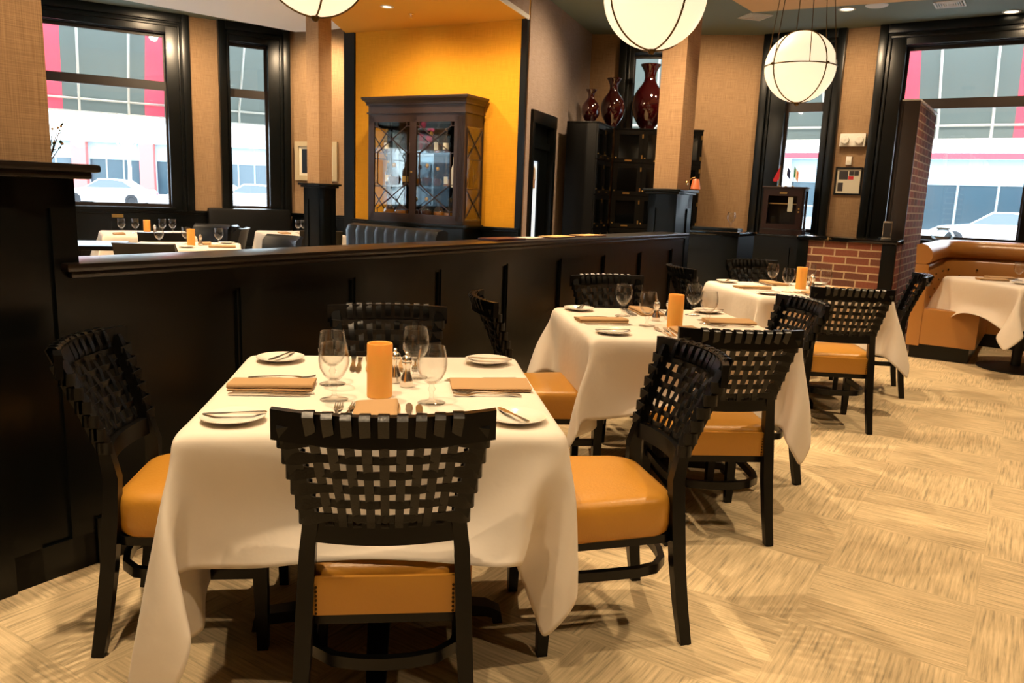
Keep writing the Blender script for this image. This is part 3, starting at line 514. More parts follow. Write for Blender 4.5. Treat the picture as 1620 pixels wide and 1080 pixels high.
  [-416, -402, 377, -422, -406, 445, -433, -408, 512, -448, -412, 579, -464, -417, 645, -472, -425, 712, -475, -429, 748, -444, -433, 766, -409, -434, 764, -270, -439, 765, -132, -445, 765, 6, -452, 763, 143, -459, 760, 281, -466, 758, 384, -471, 755, 419, -473, 753, 455, -475, 749, 466, -466, 716, 478, -457, 656, 490, -441, 594, 500, -420, 532, 509, -404, 467, 512, -398, 399],
  [-421, -372, 377, -429, -375, 445, -440, -378, 513, -453, -382, 580, -465, -387, 646, -471, -392, 714, -472, -395, 749, -441, -398, 765, -407, -399, 761, -268, -405, 760, -130, -412, 760, 7, -418, 760, 145, -425, 760, 283, -432, 761, 386, -438, 763, 421, -440, 762, 459, -443, 762, 473, -441, 730, 475, -432, 662, 481, -418, 598, 488, -402, 533, 496, -391, 468, 500, -387, 399],
  [-428, -340, 377, -439, -343, 445, -450, -346, 512, -461, -350, 580, -468, -355, 647, -471, -359, 716, -470, -361, 750, -439, -363, 766, -405, -365, 760, -267, -371, 760, -129, -378, 760, 9, -384, 760, 147, -391, 760, 285, -398, 760, 388, -404, 761, 423, -406, 761, 458, -408, 760, 473, -408, 731, 471, -404, 664, 471, -397, 598, 475, -387, 532, 480, -381, 465, 487, -376, 397],
  [-452, -207, 379, -462, -210, 447, -470, -214, 515, -474, -217, 584, -475, -221, 653, -471, -224, 722, -465, -226, 755, -432, -227, 766, -398, -229, 761, -260, -236, 760, -122, -242, 760, 16, -249, 760, 153, -256, 760, 291, -263, 760, 395, -268, 760, 429, -270, 763, 464, -271, 758, 472, -273, 725, 472, -276, 657, 468, -279, 589, 461, -282, 520, 453, -285, 452, 448, -287, 384],
  [-464, -71, 384, -467, -75, 453, -471, -78, 522, -473, -82, 591, -474, -85, 660, -473, -89, 728, -460, -90, 759, -426, -92, 761, -391, -94, 761, -254, -100, 760, -116, -107, 760, 22, -114, 760, 160, -121, 760, 298, -127, 760, 401, -133, 760, 435, -134, 767, 467, -136, 753, 470, -137, 719, 471, -141, 650, 471, -144, 581, 468, -148, 512, 465, -151, 443, 460, -155, 375],
  [-466, 64, 391, -468, 61, 460, -470, 57, 529, -471, 54, 598, -473, 50, 667, -475, 47, 735, -454, 45, 761, -419, 44, 761, -385, 42, 760, -247, 35, 760, -109, 28, 760, 29, 22, 760, 167, 15, 760, 305, 8, 760, 408, 3, 760, 442, 1, 767, 470, 0, 747, 470, -2, 713, 470, -5, 643, 469, -9, 574, 469, -12, 505, 468, -16, 436, 467, -19, 367],
  [-458, 199, 399, -466, 196, 468, -471, 192, 536, -472, 189, 605, -471, 186, 674, -474, 183, 743, -447, 181, 765, -413, 179, 760, -378, 178, 760, -240, 171, 760, -102, 164, 760, 36, 157, 760, 173, 150, 761, 311, 144, 760, 415, 138, 760, 449, 137, 764, 472, 135, 741, 471, 133, 706, 470, 130, 637, 469, 126, 568, 469, 123, 499, 468, 119, 430, 466, 116, 361],
  [-435, 329, 412, -440, 326, 480, -452, 323, 547, -464, 321, 614, -471, 320, 681, -471, 318, 750, -440, 317, 766, -406, 315, 761, -372, 313, 760, -234, 306, 760, -96, 299, 760, 42, 292, 760, 180, 286, 760, 318, 279, 760, 421, 274, 760, 457, 272, 761, 472, 271, 732, 471, 269, 698, 468, 265, 630, 466, 261, 561, 464, 258, 492, 463, 254, 423, 467, 250, 355],
  [-454, 392, 425, -446, 402, 491, -446, 404, 556, -456, 409, 620, -468, 415, 684, -469, 420, 755, -436, 419, 764, -401, 417, 761, -367, 415, 761, -229, 408, 760, -91, 401, 760, 47, 394, 760, 185, 387, 760, 323, 381, 760, 427, 376, 761, 462, 374, 759, 470, 372, 726, 471, 369, 693, 471, 364, 624, 473, 358, 557, 476, 351, 489, 479, 344, 421, 487, 336, 354],
  [-472, 395, 429, -466, 409, 495, -464, 416, 558, -470, 429, 619, -475, 440, 681, -470, 456, 754, -435, 455, 764, -399, 451, 762, -365, 449, 763, -227, 441, 767, -89, 434, 766, 49, 428, 762, 187, 421, 760, 325, 415, 760, 429, 410, 762, 465, 408, 759, 471, 405, 725, 473, 401, 691, 477, 393, 624, 481, 384, 557, 487, 374, 490, 492, 366, 423, 499, 358, 355],
  [-494, 389, 433, -490, 406, 497, -489, 421, 558, -491, 443, 615, -486, 459, 671, -460, 469, 721, -432, 476, 736, -397, 475, 738, -363, 475, 741, -225, 470, 748, -87, 466, 754, 50, 461, 759, 188, 455, 763, 326, 448, 765, 431, 447, 766, 467, 443, 760, 473, 436, 723, 477, 428, 688, 485, 418, 623, 493, 407, 557, 500, 395, 491, 507, 385, 425, 512, 378, 356],
  [-516, 380, 435, -514, 399, 497, -515, 424, 554, -514, 454, 608, -496, 474, 656, -455, 478, 690, -426, 475, 700, -394, 472, 704, -361, 471, 707, -223, 470, 714, -86, 470, 720, 52, 471, 727, 190, 473, 735, 327, 474, 743, 430, 474, 745, 465, 475, 744, 475, 457, 712, 481, 449, 681, 492, 440, 620, 503, 428, 556, 512, 416, 491, 521, 406, 425, 524, 399, 356],
  [-556, 374, 425, -553, 407, 478, -552, 446, 528, -538, 483, 575, -499, 502, 610, -445, 489, 629, -417, 476, 634, -388, 466, 637, -356, 464, 640, -220, 470, 646, -82, 472, 653, 56, 475, 660, 193, 477, 668, 327, 478, 676, 421, 475, 679, 446, 468, 675, 468, 462, 664, 479, 461, 646, 492, 468, 598, 504, 471, 542, 517, 467, 481, 529, 457, 417, 535, 446, 349],
  [-588, 398, 394, -578, 443, 439, -562, 486, 485, -534, 520, 526, -487, 522, 551, -436, 491, 564, -411, 472, 568, -383, 460, 570, -352, 457, 572, -216, 467, 578, -79, 471, 585, 59, 474, 593, 197, 475, 601, 328, 483, 610, 414, 471, 617, 437, 458, 616, 459, 449, 610, 476, 449, 598, 489, 464, 559, 492, 483, 510, 501, 499, 455, 515, 504, 395, 527, 496, 332],
  [-605, 439, 350, -587, 487, 394, -560, 529, 436, -523, 551, 471, -475, 532, 489, -431, 487, 497, -407, 467, 501, -380, 454, 503, -348, 451, 505, -213, 464, 511, -75, 468, 518, 63, 471, 525, 200, 472, 533, 331, 485, 544, 413, 463, 554, 433, 445, 556, 454, 432, 553, 475, 428, 545, 495, 439, 514, 495, 462, 469, 490, 487, 417, 495, 515, 363, 508, 525, 304],
  [-603, 481, 301, -582, 529, 344, -553, 568, 385, -511, 572, 412, -466, 534, 424, -427, 483, 430, -404, 462, 433, -376, 450, 436, -345, 446, 437, -209, 459, 443, -71, 463, 450, 67, 466, 458, 204, 470, 466, 337, 485, 478, 413, 452, 493, 429, 429, 497, 446, 410, 497, 468, 401, 492, 496, 410, 465, 507, 432, 424, 500, 456, 374, 490, 487, 322, 492, 517, 268],
  [-591, 522, 249, -567, 566, 291, -536, 591, 327, -499, 577, 348, -461, 532, 357, -421, 482, 363, -398, 464, 366, -371, 453, 368, -340, 447, 370, -206, 454, 376, -68, 458, 383, 71, 461, 390, 208, 470, 399, 340, 479, 412, 408, 436, 428, 423, 414, 432, 438, 395, 433, 455, 384, 430, 487, 386, 409, 510, 404, 374, 516, 426, 329, 504, 451, 278, 487, 482, 225],
 ],
 'C': [
  [-615, -478, 237, -588, -529, 271, -550, -565, 303, -501, -573, 329, -456, -551, 346, -420, -509, 356, -401, -489, 360, -377, -476, 365, -350, -469, 372, -321, -469, 381, -208, -497, 441, -89, -513, 482, 47, -514, 485, 178, -507, 476, 291, -479, 418, 374, -469, 389, 393, -476, 386, 403, -489, 386, 404, -508, 385, 401, -529, 384, 405, -570, 370, 438, -595, 339, 486, -599, 298, 535, -590, 253],
  [-612, -448, 292, -591, -496, 326, -560, -539, 361, -517, -564, 392, -468, -554, 413, -431, -508, 423, -413, -483, 427, -391, -464, 431, -364, -453, 435, -333, -447, 441, -211, -445, 474, -89, -450, 496, 46, -451, 496, 180, -449, 496, 297, -445, 466, 386, -452, 450, 409, -462, 449, 419, -481, 449, 419, -503, 449, 416, -526, 447, 433, -562, 427, 478, -580, 391, 524, -574, 348, 566, -552, 301],
  [-588, -430, 334, -586, -467, 373, -568, -508, 413, -533, -541, 450, -484, -545, 478, -441, -508, 491, -422, -483, 494, -400, -461, 498, -374, -446, 501, -344, -437, 505, -216, -419, 524, -90, -417, 531, 46, -419, 532, 179, -418, 537, 304, -435, 527, 395, -451, 517, 417, -460, 514, 429, -477, 513, 433, -500, 511, 437, -521, 505, 469, -549, 479, 514, -556, 440, 554, -539, 394, 589, -513, 347],
  [-543, -439, 358, -560, -459, 410, -567, -486, 460, -547, -512, 504, -504, -526, 538, -456, -503, 557, -434, -481, 561, -410, -461, 565, -383, -448, 568, -352, -441, 572, -221, -430, 584, -91, -435, 583, 45, -436, 586, 179, -433, 592, 309, -444, 592, 402, -456, 584, 427, -464, 582, 443, -481, 578, 452, -501, 573, 462, -519, 563, 500, -532, 529, 540, -522, 485, 570, -499, 436, 589, -477, 383],
  [-497, -468, 373, -514, -477, 434, -533, -482, 493, -537, -490, 548, -515, -502, 593, -473, -493, 620, -448, -479, 627, -421, -465, 632, -391, -457, 635, -359, -455, 637, -226, -455, 645, -93, -460, 645, 43, -462, 648, 179, -461, 652, 312, -461, 656, 408, -465, 651, 436, -471, 648, 457, -483, 642, 472, -497, 632, 487, -506, 616, 517, -503, 571, 539, -487, 518, 550, -469, 462, 555, -456, 400],
  [-464, -481, 381, -471, -490, 447, -484, -484, 511, -497, -478, 574, -500, -479, 633, -480, -479, 677, -459, -476, 692, -430, -472, 699, -398, -470, 702, -364, -469, 704, -230, -470, 710, -94, -470, 712, 42, -471, 715, 178, -471, 718, 313, -471, 721, 414, -470, 719, 445, -472, 714, 467, -473, 698, 481, -474, 678, 490, -475, 653, 500, -469, 596, 502, -460, 534, 502, -454, 470, 503, -443, 404],
  [-454, -470, 382, -457, -477, 450, -465, -472, 515, -476, -465, 580, -485, -464, 643, -478, -467, 700, -465, -473, 725, -434, -475, 734, -400, -474, 736, -367, -474, 738, -231, -472, 744, -95, -471, 747, 41, -470, 749, 177, -469, 752, 314, -469, 755, 417, -468, 756, 454, -469, 754, 471, -458, 724, 479, -454, 694, 482, -452, 665, 482, -448, 602, 481, -442, 537, 480, -439, 472, 479, -430, 405],
  [-448, -449, 382, -450, -452, 450, -455, -448, 516, -464, -444, 583, -473, -442, 648, -475, -447, 715, -472, -453, 754, -437, -455, 762, -403, -453, 762, -369, -451, 764, -232, -446, 766, -96, -443, 767, 40, -440, 767, 177, -437, 765, 313, -435, 764, 416, -434, 763, 452, -434, 764, 481, -432, 745, 477, -427, 706, 475, -425, 672, 469, -422, 606, 465, -418, 539, 463, -415, 473, 461, -410, 406],
  [-446, -421, 381, -449, -420, 449, -453, -418, 516, -461, -415, 583, -468, -414, 650, -472, -416, 717, -471, -418, 753, -439, -418, 763, -404, -416, 761, -370, -416, 760, -233, -412, 760, -97, -409, 760, 40, -406, 760, 176, -403, 760, 312, -401, 761, 415, -399, 761, 449, -398, 762, 478, -397, 744, 474, -395, 709, 470, -393, 675, 462, -391, 608, 456, -388, 541, 451, -386, 474, 449, -383, 406],
  [-448, -389, 380, -452, -387, 447, -458, -385, 515, -464, -383, 582, -469, -382, 649, -471, -383, 717, -470, -383, 751, -439, -383, 765, -405, -382, 761, -371, -381, 761, -234, -378, 760, -98, -375, 760, 39, -372, 760, 175, -369, 760, 312, -366, 760, 414, -364, 761, 448, -363, 763, 477, -362, 744, 474, -361, 710, 470, -360, 676, 461, -358, 609, 453, -356, 541, 446, -354, 474, 443, -353, 407],
  [-466, -253, 373, -471, -252, 441, -473, -250, 509, -473, -249, 577, -472, -247, 646, -470, -246, 714, -470, -245, 748, -441, -245, 767, -407, -244, 760, -373, -243, 760, -237, -240, 760, -101, -237, 760, 36, -234, 760, 172, -231, 760, 308, -228, 760, 411, -226, 760, 444, -225, 766, 472, -225, 746, 473, -224, 712, 473, -223, 677, 472, -222, 609, 469, -221, 541, 462, -219, 474, 454, -218, 406],
  [-471, -116, 370, -471, -114, 438, -471, -113, 506, -472, -111, 574, -472, -109, 642, -472, -108, 711, -471, -107, 745, -444, -106, 766, -410, -106, 760, -376, -105, 760, -240, -102, 760, -104, -99, 760, 33, -96, 760, 169, -93, 760, 305, -90, 760, 408, -88, 760, 441, -87, 766, 470, -87, 748, 471, -86, 714, 471, -85, 680, 471, -84, 612, 471, -83, 543, 469, -82, 475, 468, -81, 407],
  [-467, 22, 367, -468, 24, 435, -470, 25, 503, -470, 27, 571, -471, 28, 639, -472, 30, 708, -473, 31, 742, -448, 32, 765, -413, 32, 760, -379, 33, 760, -243, 36, 760, -107, 39, 760, 30, 42, 760, 166, 45, 760, 302, 48, 760, 405, 50, 760, 438, 51, 766, 469, 52, 751, 470, 52, 716, 472, 53, 682, 473, 54, 614, 473, 55, 546, 472, 56, 478, 472, 57, 410],
  [-459, 160, 364, -464, 162, 432, -468, 163, 500, -470, 165, 568, -471, 166, 636, -473, 168, 704, -474, 169, 738, -451, 170, 763, -417, 171, 760, -382, 171, 760, -246, 174, 760, -110, 177, 760, 27, 180, 760, 163, 183, 761, 300, 186, 760, 402, 188, 760, 435, 189, 766, 467, 189, 753, 471, 190, 719, 473, 191, 685, 477, 192, 617, 477, 193, 549, 474, 194, 481, 469, 195, 413],
  [-439, 297, 364, -450, 299, 431, -461, 300, 498, -470, 302, 566, -474, 304, 633, -475, 306, 701, -474, 307, 734, -454, 308, 761, -420, 309, 760, -386, 309, 760, -249, 312, 760, -113, 315, 760, 24, 318, 760, 160, 321, 760, 297, 324, 760, 399, 326, 760, 433, 327, 764, 467, 327, 755, 470, 327, 722, 470, 326, 688, 463, 326, 621, 454, 326, 554, 448, 327, 486, 447, 329, 419],
  [-423, 393, 366, -425, 395, 434, -437, 396, 500, -451, 399, 566, -464, 402, 632, -472, 406, 697, -471, 410, 730, -460, 411, 761, -423, 412, 761, -388, 413, 760, -252, 416, 760, -115, 419, 760, 22, 422, 760, 158, 425, 762, 295, 428, 763, 397, 431, 764, 433, 432, 764, 468, 431, 756, 470, 428, 720, 471, 425, 686, 464, 420, 621, 455, 416, 557, 455, 414, 493, 461, 413, 427],
  [-425, 417, 366, -425, 422, 434, -437, 423, 499, -451, 426, 565, -466, 430, 630, -475, 437, 694, -473, 443, 728, -463, 448, 763, -424, 448, 763, -389, 448, 762, -252, 450, 763, -116, 454, 762, 21, 456, 760, 157, 459, 759, 294, 462, 758, 396, 465, 757, 431, 466, 757, 466, 466, 755, 473, 456, 715, 478, 451, 682, 478, 444, 619, 473, 436, 557, 474, 432, 495, 479, 429, 428],
  [-434, 432, 364, -437, 438, 432, -450, 440, 496, -463, 444, 561, -476, 451, 626, -482, 461, 687, -477, 467, 716, -461, 476, 742, -425, 478, 745, -390, 477, 744, -253, 476, 740, -116, 474, 735, 20, 473, 731, 157, 473, 728, 293, 472, 725, 395, 470, 722, 428, 471, 721, 459, 472, 716, 477, 471, 696, 489, 469, 673, 498, 461, 616, 496, 448, 556, 498, 441, 495, 500, 436, 429],
  [-474, 435, 356, -485, 437, 421, -499, 442, 484, -509, 454, 546, -510, 474, 604, -490, 488, 648, -471, 486, 662, -447, 478, 670, -419, 470, 674, -388, 468, 674, -255, 475, 671, -118, 473, 667, 18, 473, 663, 155, 473, 660, 291, 472, 656, 391, 470, 654, 423, 473, 652, 453, 479, 650, 478, 488, 645, 500, 495, 634, 532, 489, 595, 544, 466, 544, 549, 445, 488, 550, 435, 425],
  [-530, 419, 341, -541, 424, 404, -547, 443, 462, -543, 474, 516, -524, 505, 562, -482, 510, 592, -459, 498, 600, -437, 480, 604, -413, 465, 606, -386, 459, 606, -256, 472, 602, -120, 471, 598, 17, 471, 594, 153, 472, 591, 289, 469, 587, 389, 465, 585, 420, 470, 584, 448, 481, 583, 471, 498, 581, 492, 514, 577, 533, 519, 552, 569, 496, 512, 592, 467, 466, 600, 440, 412],
  [-580, 416, 319, -580, 439, 374, -567, 474, 424, -547, 513, 470, -513, 539, 509, -465, 527, 530, -444, 506, 535, -426, 482, 538, -407, 461, 539, -383, 450, 539, -258, 467, 533, -122, 469, 529, 15, 468, 525, 151, 469, 522, 287, 466, 519, 387, 461, 517, 417, 468, 516, 442, 482, 515, 462, 504, 515, 477, 527, 513, 513, 545, 496, 560, 528, 464, 603, 499, 427, 629, 464, 382],
  [-603, 437, 282, -586, 475, 330, -562, 516, 376, -537, 553, 419, -497, 565, 451, -450, 537, 466, -432, 511, 469, -416, 484, 470, -400, 459, 471, -379, 444, 471, -259, 461, 464, -123, 465, 460, 13, 465, 456, 149, 466, 453, 285, 463, 450, 385, 460, 448, 413, 468, 448, 436, 485, 448, 451, 510, 449, 461, 536, 449, 488, 566, 438, 536, 555, 408, 584, 526, 372, 626, 492, 334],
  [-599, 473, 234, -574, 516, 280, -552, 557, 325, -522, 583, 363, -481, 577, 388, -441, 539, 398, -424, 513, 400, -408, 487, 401, -392, 464, 402, -373, 449, 402, -260, 452, 396, -125, 460, 391, 11, 463, 388, 147, 463, 384, 283, 460, 381, 379, 464, 379, 404, 475, 380, 424, 493, 381, 437, 516, 382, 446, 540, 381, 469, 573, 373, 508, 573, 348, 556, 549, 314, 605, 518, 277],
 ],
}
# ================= woven dining chair =================
def rrect(hw_f, hw_r, y0, y1, z, sc, r=.05, n=5, yc=.01):
    pts = []
    for cx, cy, a0 in ((hw_f-r, y1-r, 0), (-hw_f+r, y1-r, 90), (-hw_r+r, y0+r, 180), (hw_r-r, y0+r, 270)):
        for k in range(n+1):
            a = R(a0+90*k/n); pts.append((cx+r*math.cos(a), cy+r*math.sin(a)))
    return [Vector((x*sc, yc+(y-yc)*sc, z)) for x, y in pts]
def make_chair():
    c = thing('woven_dining_chair', 'x', 'chair')
    b = MB(); b.loft([rrect(.230, .208, -.215, .235, z, s, .085, 7) for z, s in ((.352, .955), (.36, .985), (.385, 1.0), (.435, 1.0), (.455, .985), (.468, .95), (.476, .86), (.481, .6), (.484, .3), (.485, .05))])
    seat = b.out('seat', 'tan_leather', c, smooth=60)
    b = MB(); b.box(-.165, .165, -.222, -.210, .356, .452, .005); b.out('back_flap', 'tan_leather', seat)
    b = MB()
    for sx in (-1, 1):
        for k in range(7): b.lathe([(.0, .003), (.003, .0015), (.0035, 0)], 6, M=Matrix.Translation((sx*.158, -.2225, .362+k*.011)) @ Matrix.Rotation(R(90), 4, 'X'))
    b.out('nailheads', 'bronze', seat)
    MB().loft([rrect(.215, .19, -.205, .222, z, 1, .03, 3) for z in (.325, .352)]).out('seat_rail', 'black_wood', c)
    hw = lambda v: .178+.046*v
    by = lambda v: -.222-.085*v-.02*v*v
    def pt(u, v, off=0): return Vector((u*hw(v), by(v)-.056*(1-u*u)*(.6+.4*v)+.006-off, .580+.290*v))
    for sx in (-1, 1):
        MB().tube([(sx*.195, .185, .36), (sx*.195, .188, .18), (sx*.196, .19, 0)], 0, flat=[(.042, .042), (.038, .038), (.030, .030)], up=(0, 1, 0)).out('leg', 'black_wood', c, smooth=30)
        pts = [(sx*.206, -.262, 0), (sx*.197, -.243, .12), (sx*.188, -.226, .26), (sx*.182, -.215, .40), (sx*.176, -.209, .52)]
        fl = [(.030, .034), (.034, .038), (.038, .040), (.038, .042), (.036, .040)]
        for v in (.05, .25, .5, .75, .93): q = pt(sx*.93, v); pts.append(q); fl.append((.034, .032))
        MB().tube(pts, 0, flat=fl, up=(0, 1, 0)).out('leg', 'black_wood', c, smooth=35)
    def rail(z0, z1, v, th, u0=1.0, wave=0):
        rg = []
        for k in range(17):
            u = -u0+2*u0*k/16; q = pt(u, v)
            rg.append([(q.x, q.y-th/2, z0), (q.x, q.y+th/2, z0), (q.x, q.y+th/2, z1), (q.x, q.y-th/2, z1)])
        return rg
    b = MB(); b.loft(rail(.812, .878, .93, .022, 1.07)); b.out('top_rail', 'black_wood', c, smooth=35)
    b = MB(); b.loft(rail(.545, .598, .0, .022, .96)); b.out('bottom_rail', 'black_wood', c, smooth=35)
    # woven leather straps
    NV, NH, T = 9, 6, .0038
    b = MB(); hz = [(.10+.138*k) for k in range(NH)]; us = [(-.685+1.37*k/(NV-1)) for k in range(NV)]
    wv = .0102; hh = .0094
    for i, u in enumerate(us):
        path = []
        path.append((u, .03, .010)); path.append((u, .07, .006))
        for j, v in enumerate(hz):
            sg = 1 if (i+j) % 2 else -1
            path.append((u, v, .003*sg))
            if j < NH-1: path.append((u, v+.069, 0))
        path += [(u, .83, .013), (u, .88, .017), (u, 1.015, .0175), (u, 1.045, .010), (u, 1.045, -.010), (u, 1.015, -.0175), (u, .88, -.017), (u, .845, -.013)]
        rg = []
        for (uu, v, off) in path:
            vv = min(v, .99); q = pt(uu, vv, off); q.z = .580+.290*v
            w = wv*hw(vv)/.20*1.0
            rg.append([q+Vector((-w, -T/2, 0)), q+Vector((w, -T/2, 0)), q+Vector((w, T/2, 0)), q+Vector((-w, T/2, 0))])
        b.loft(rg)
    b.out('upright_straps', 'strap_leather', c, smooth=50)
    b = MB()
    for j, v in enumerate(hz):
        path = [(-.82, .0, -.019), (-1.0, 0, -.020), (-1.04, 0, -.015), (-1.055, 0, -.004), (-1.055, 0, .008), (-1.035, 0, .017), (-.93, 0, .019)]
        for i, u in enumerate(us):
            sg = -1 if (i+j) % 2 else 1
            path.append((u, 0, .003*sg))
            if i < NV-1: path.append((u+.1, 0, 0))
        path += [(.93, 0, .019), (1.035, 0, .017), (1.055, 0, .008), (1.055, 0, -.004), (1.04, 0, -.015), (1.0, 0, -.020), (.82, 0, -.019)]
        rg = []
        for uu, _, off in path:
            q = pt(max(-1.0, min(1.0, uu)), v, off); q.x = uu*hw(v); q.z = .580+.290*v
            h_ = hh*(1.75 if abs(uu) > .9 else 1)
            rg.append([q+Vector((0, -T/2, -h_)), q+Vector((0, T/2, -h_)), q+Vector((0, T/2, h_)), q+Vector((0, -T/2, h_))])
        b.loft(rg)
    b.out('cross_straps', 'strap_leather', c, smooth=50)
    # hoop stretcher: from front leg round behind to the other front leg
    pts = [(-.19, .175, .235), (-.188, .0, .235), (-.183, -.10, .235), (-.165, -.165, .235), (-.12, -.205, .235), (-.06, -.222, .235), (0, -.227, .235)]
    pts += [(-x, y, z) for x, y, z in reversed(pts[:-1])]
    MB().tube(pts, 0, flat=(.020, .030)).out('stretcher', 'black_wood', c, smooth=40)
    return c
CH = make_chair()
T1, T2, T3 = (-.379, 2.256), (.729, 3.729), (1.954, 5.489); TR = R(8.05)
FT, MT, BT = 'the nearest table', 'the middle table', 'the third table'
CG = 'woven back dining chairs'
for i, (x, y, f, lab) in enumerate([
    (-.300, 1.915, 97, 'woven black strap chair seen from behind at near side of the nearest table'),
    (-.908, 2.272, 7.5, 'woven strap chair with orange seat at left end of the nearest table by near pillar'),
    (.262, 2.357, 193, 'woven strap chair with broad orange seat at right side of the nearest table'),
    (-.453, 2.816, -81, 'woven strap chair between the nearest table and the black partition'),
    (.825, 3.190, 94.5, 'woven strap chair seen from behind at near side of the middle table'),
    (.185, 3.62, 10, 'woven strap chair at left side of the middle table, orange seat between two tablecloths'),
    (1.12, 3.815, 189.7, 'woven strap chair at right side of the middle table'),
    (.648, 4.447, -73.4, 'woven strap chair between the middle table and the black partition'),
    (1.985, 4.85, 85, 'woven strap chair seen from behind at near side of the third table'),
    (1.50, 5.70, 10, 'woven strap chair seen edge on at left side of the third table by the column'),
    (2.635, 5.80, 162, 'woven strap chair at right side of the third table beside the orange booth'),
    (2.04, 6.27, -76.4, 'woven strap chair at far side of the third table below the granite counter')]):
    if i == 0: CH.location = (x, y, 0); CH.rotation_euler = (0, 0, R(f-90)); CH['label'] = lab; CH['group'] = CG
    else: dup(CH, (x, y, 0), R(f-90), lab)

# ================= tables and cloths =================
def make_table():
    t = thing('pedestal_table', 'x', 'table')
    MB().box(-.452, .452, -.452, .452, .715, .7545, .008).out('table_top', 'black_wood', t)
    MB().lathe([(.045, .05), (.045, .68), (.06, .70), (.16, .705), (.16, .715)], 20).out('pedestal', 'dark_iron', t)
    for k in range(4):
        a = k*math.pi/2; d = Vector((math.cos(a), math.sin(a), 0))
        MB().tube([d*.02+Vector((0, 0, .075)), d*.18+Vector((0, 0, .06)), d*.33+Vector((0, 0, .045)), d*.365+Vector((0, 0, .03)), d*.368], 0, flat=[(.07, .045), (.06, .04), (.055, .035), (.05, .03), (.045, .03)]).out('foot', 'dark_iron', t)
    return t
TB_ = make_table()
for i, (P, rz, lab) in enumerate([(T1, TR, 'black pedestal table under the nearest white tablecloth'), (T2, TR, 'black pedestal table under the middle white tablecloth'), (T3, TR, 'black pedestal table under the third white tablecloth')]):
    if i == 0: TB_.location = (*P, 0); TB_.rotation_euler = (0, 0, rz); TB_['label'] = lab; TB_['group'] = 'square pedestal tables along the partition'
    else: dup(TB_, (*P, 0), rz, lab)
def cloth_mesh(key):
    return [[(r[k]/1000, r[k+1]/1000, r[k+2]/1000) for k in range(0, len(r), 3)] for r in CLOTH_SHEETS[key]]
def cloth(key, name, P, rz, lab, cat='tablecloth', group='white tablecloths', rot=0, zoff=0, sc=1):
    A = cloth_mesh(key); bm = bmesh.new(); ny, nx = len(A), len(A[0]); c, s_ = math.cos(rot), math.sin(rot)
    V = [[bm.verts.new(((q[0]*c-q[1]*s_)*sc, (q[0]*s_+q[1]*c)*sc, q[2]+zoff)) for q in row] for row in A]
    for i in range(ny-1):
        for j in range(nx-1): bm.faces.new((V[i][j], V[i][j+1], V[i+1][j+1], V[i+1][j]))
    b = MB(); b.bm.free(); b.bm = bm
    o = b.out(name, 'linen', None, (P[0], P[1], 0), rz, smooth=180, sub=2)
    md = o.modifiers.new('thickness', 'SOLIDIFY'); md.thickness = .0016; md.offset = -1
    return tag(o, lab, cat, group)
cloth('A', 'tablecloth', T1, TR, 'white tablecloth with long drooping corners on the nearest table')
cloth('B', 'tablecloth', T2, TR, 'white tablecloth on the middle table')
cloth('C', 'tablecloth', T3, TR, 'white tablecloth on the third table before the brick planter wall')
ZT_ = .7615
# ---------- table setting pieces ----------
def make_goblet():
    g = thing('goblet', 'x', 'glass'); q = lambda pr: [(a*1.12, b*.90) for a, b in pr]
    MB().lathe(q([(.006, .060), (.014, .064), (.025, .078), (.0345, .10), (.0375, .122), (.036, .145), (.0325, .168), (.0315, .176), (.0305, .1765), (.0312, .168), (.0347, .145), (.0362, .122), (.0332, .10), (.0236, .080), (.012, .068), (0, .066)]), 28, caps=False).out('bowl', 'goblet_glass', g, smooth=80)
    MB().lathe(q([(.034, 0), (.0345, .0015), (.030, .004), (.012, .008), (.006, .014), (.0052, .024), (.0058, .036), (.0095, .042), (.0095, .046), (.006, .051), (.0065, .060), (.012, .064)]), 20).out('stem', 'goblet_glass', g, smooth=80)
    return g
def make_candle():
    o = MB().lathe([(0, 0), (.0335, 0), (.0355, .003), (.0355, .149), (.0345, .152), (.031, .152), (.029, .149), (.028, .135), (0, .133)], 32, caps=False).out('pillar_candle', 'candle_wax', smooth=60)
    return o
def make_shaker():
    s = thing('shaker', 'x', 'shaker')
    MB().lathe([(0, 0), (.019, 0), (.0195, .004), (.0185, .010), (.0195, .014), (.0185, .022), (.013, .036), (.0105, .050), (.0115, .060), (.0155, .068), (.0158, .073), (0, .073)], 24).out('body', 'steel', s, smooth=50)
    MB().lathe([(.0135, .074), (.0155, .078), (.0152, .084), (.011, .092), (.004, .095), (.004, .098), (.006, .101), (.004, .104), (0, .105)], 24).out('cap', 'steel', s, smooth=50)
    return s
def make_napkin():
    o = thing('napkin', 'x', 'napkin')
    def sheet(w, l, z0, z1, bulge, ox, name):
        b = MB(); rg = []
        for k in range(9):
            t = k/8; y = -l/2+l*t
            prof = []
            for q in range(12):
                a = 2*math.pi*q/12; x = ox+w/2*math.copysign(abs(math.cos(a))**.35, math.cos(a)); z = (z0+z1)/2+(z1-z0)/2*math.copysign(abs(math.sin(a))**.6, math.sin(a))
                z = max(z0, z+(bulge*max(0, x/w+.5) if math.sin(a) > 0 else 0)); prof.append((x+.002*math.sin(9*t), y, z))
            rg.append(prof)
        b.loft(rg); return b.out(name, 'napkin_cloth', o, smooth=70)
    sheet(.118, .232, 0, .007, .0, 0, 'lower_fold'); sheet(.114, .236, .0065, .014, .006, -.002, 'upper_fold')
    return o
def make_plate():
    return MB().lathe([(0, .004), (.045, .004), (.052, .007), (.074, .0135), (.0775, .0145), (.0778, .0160), (.075, .0155), (.053, .0095), (.046, .0068), (0, .0065)], 40, caps=False).out('bread_plate', 'china', smooth=60)
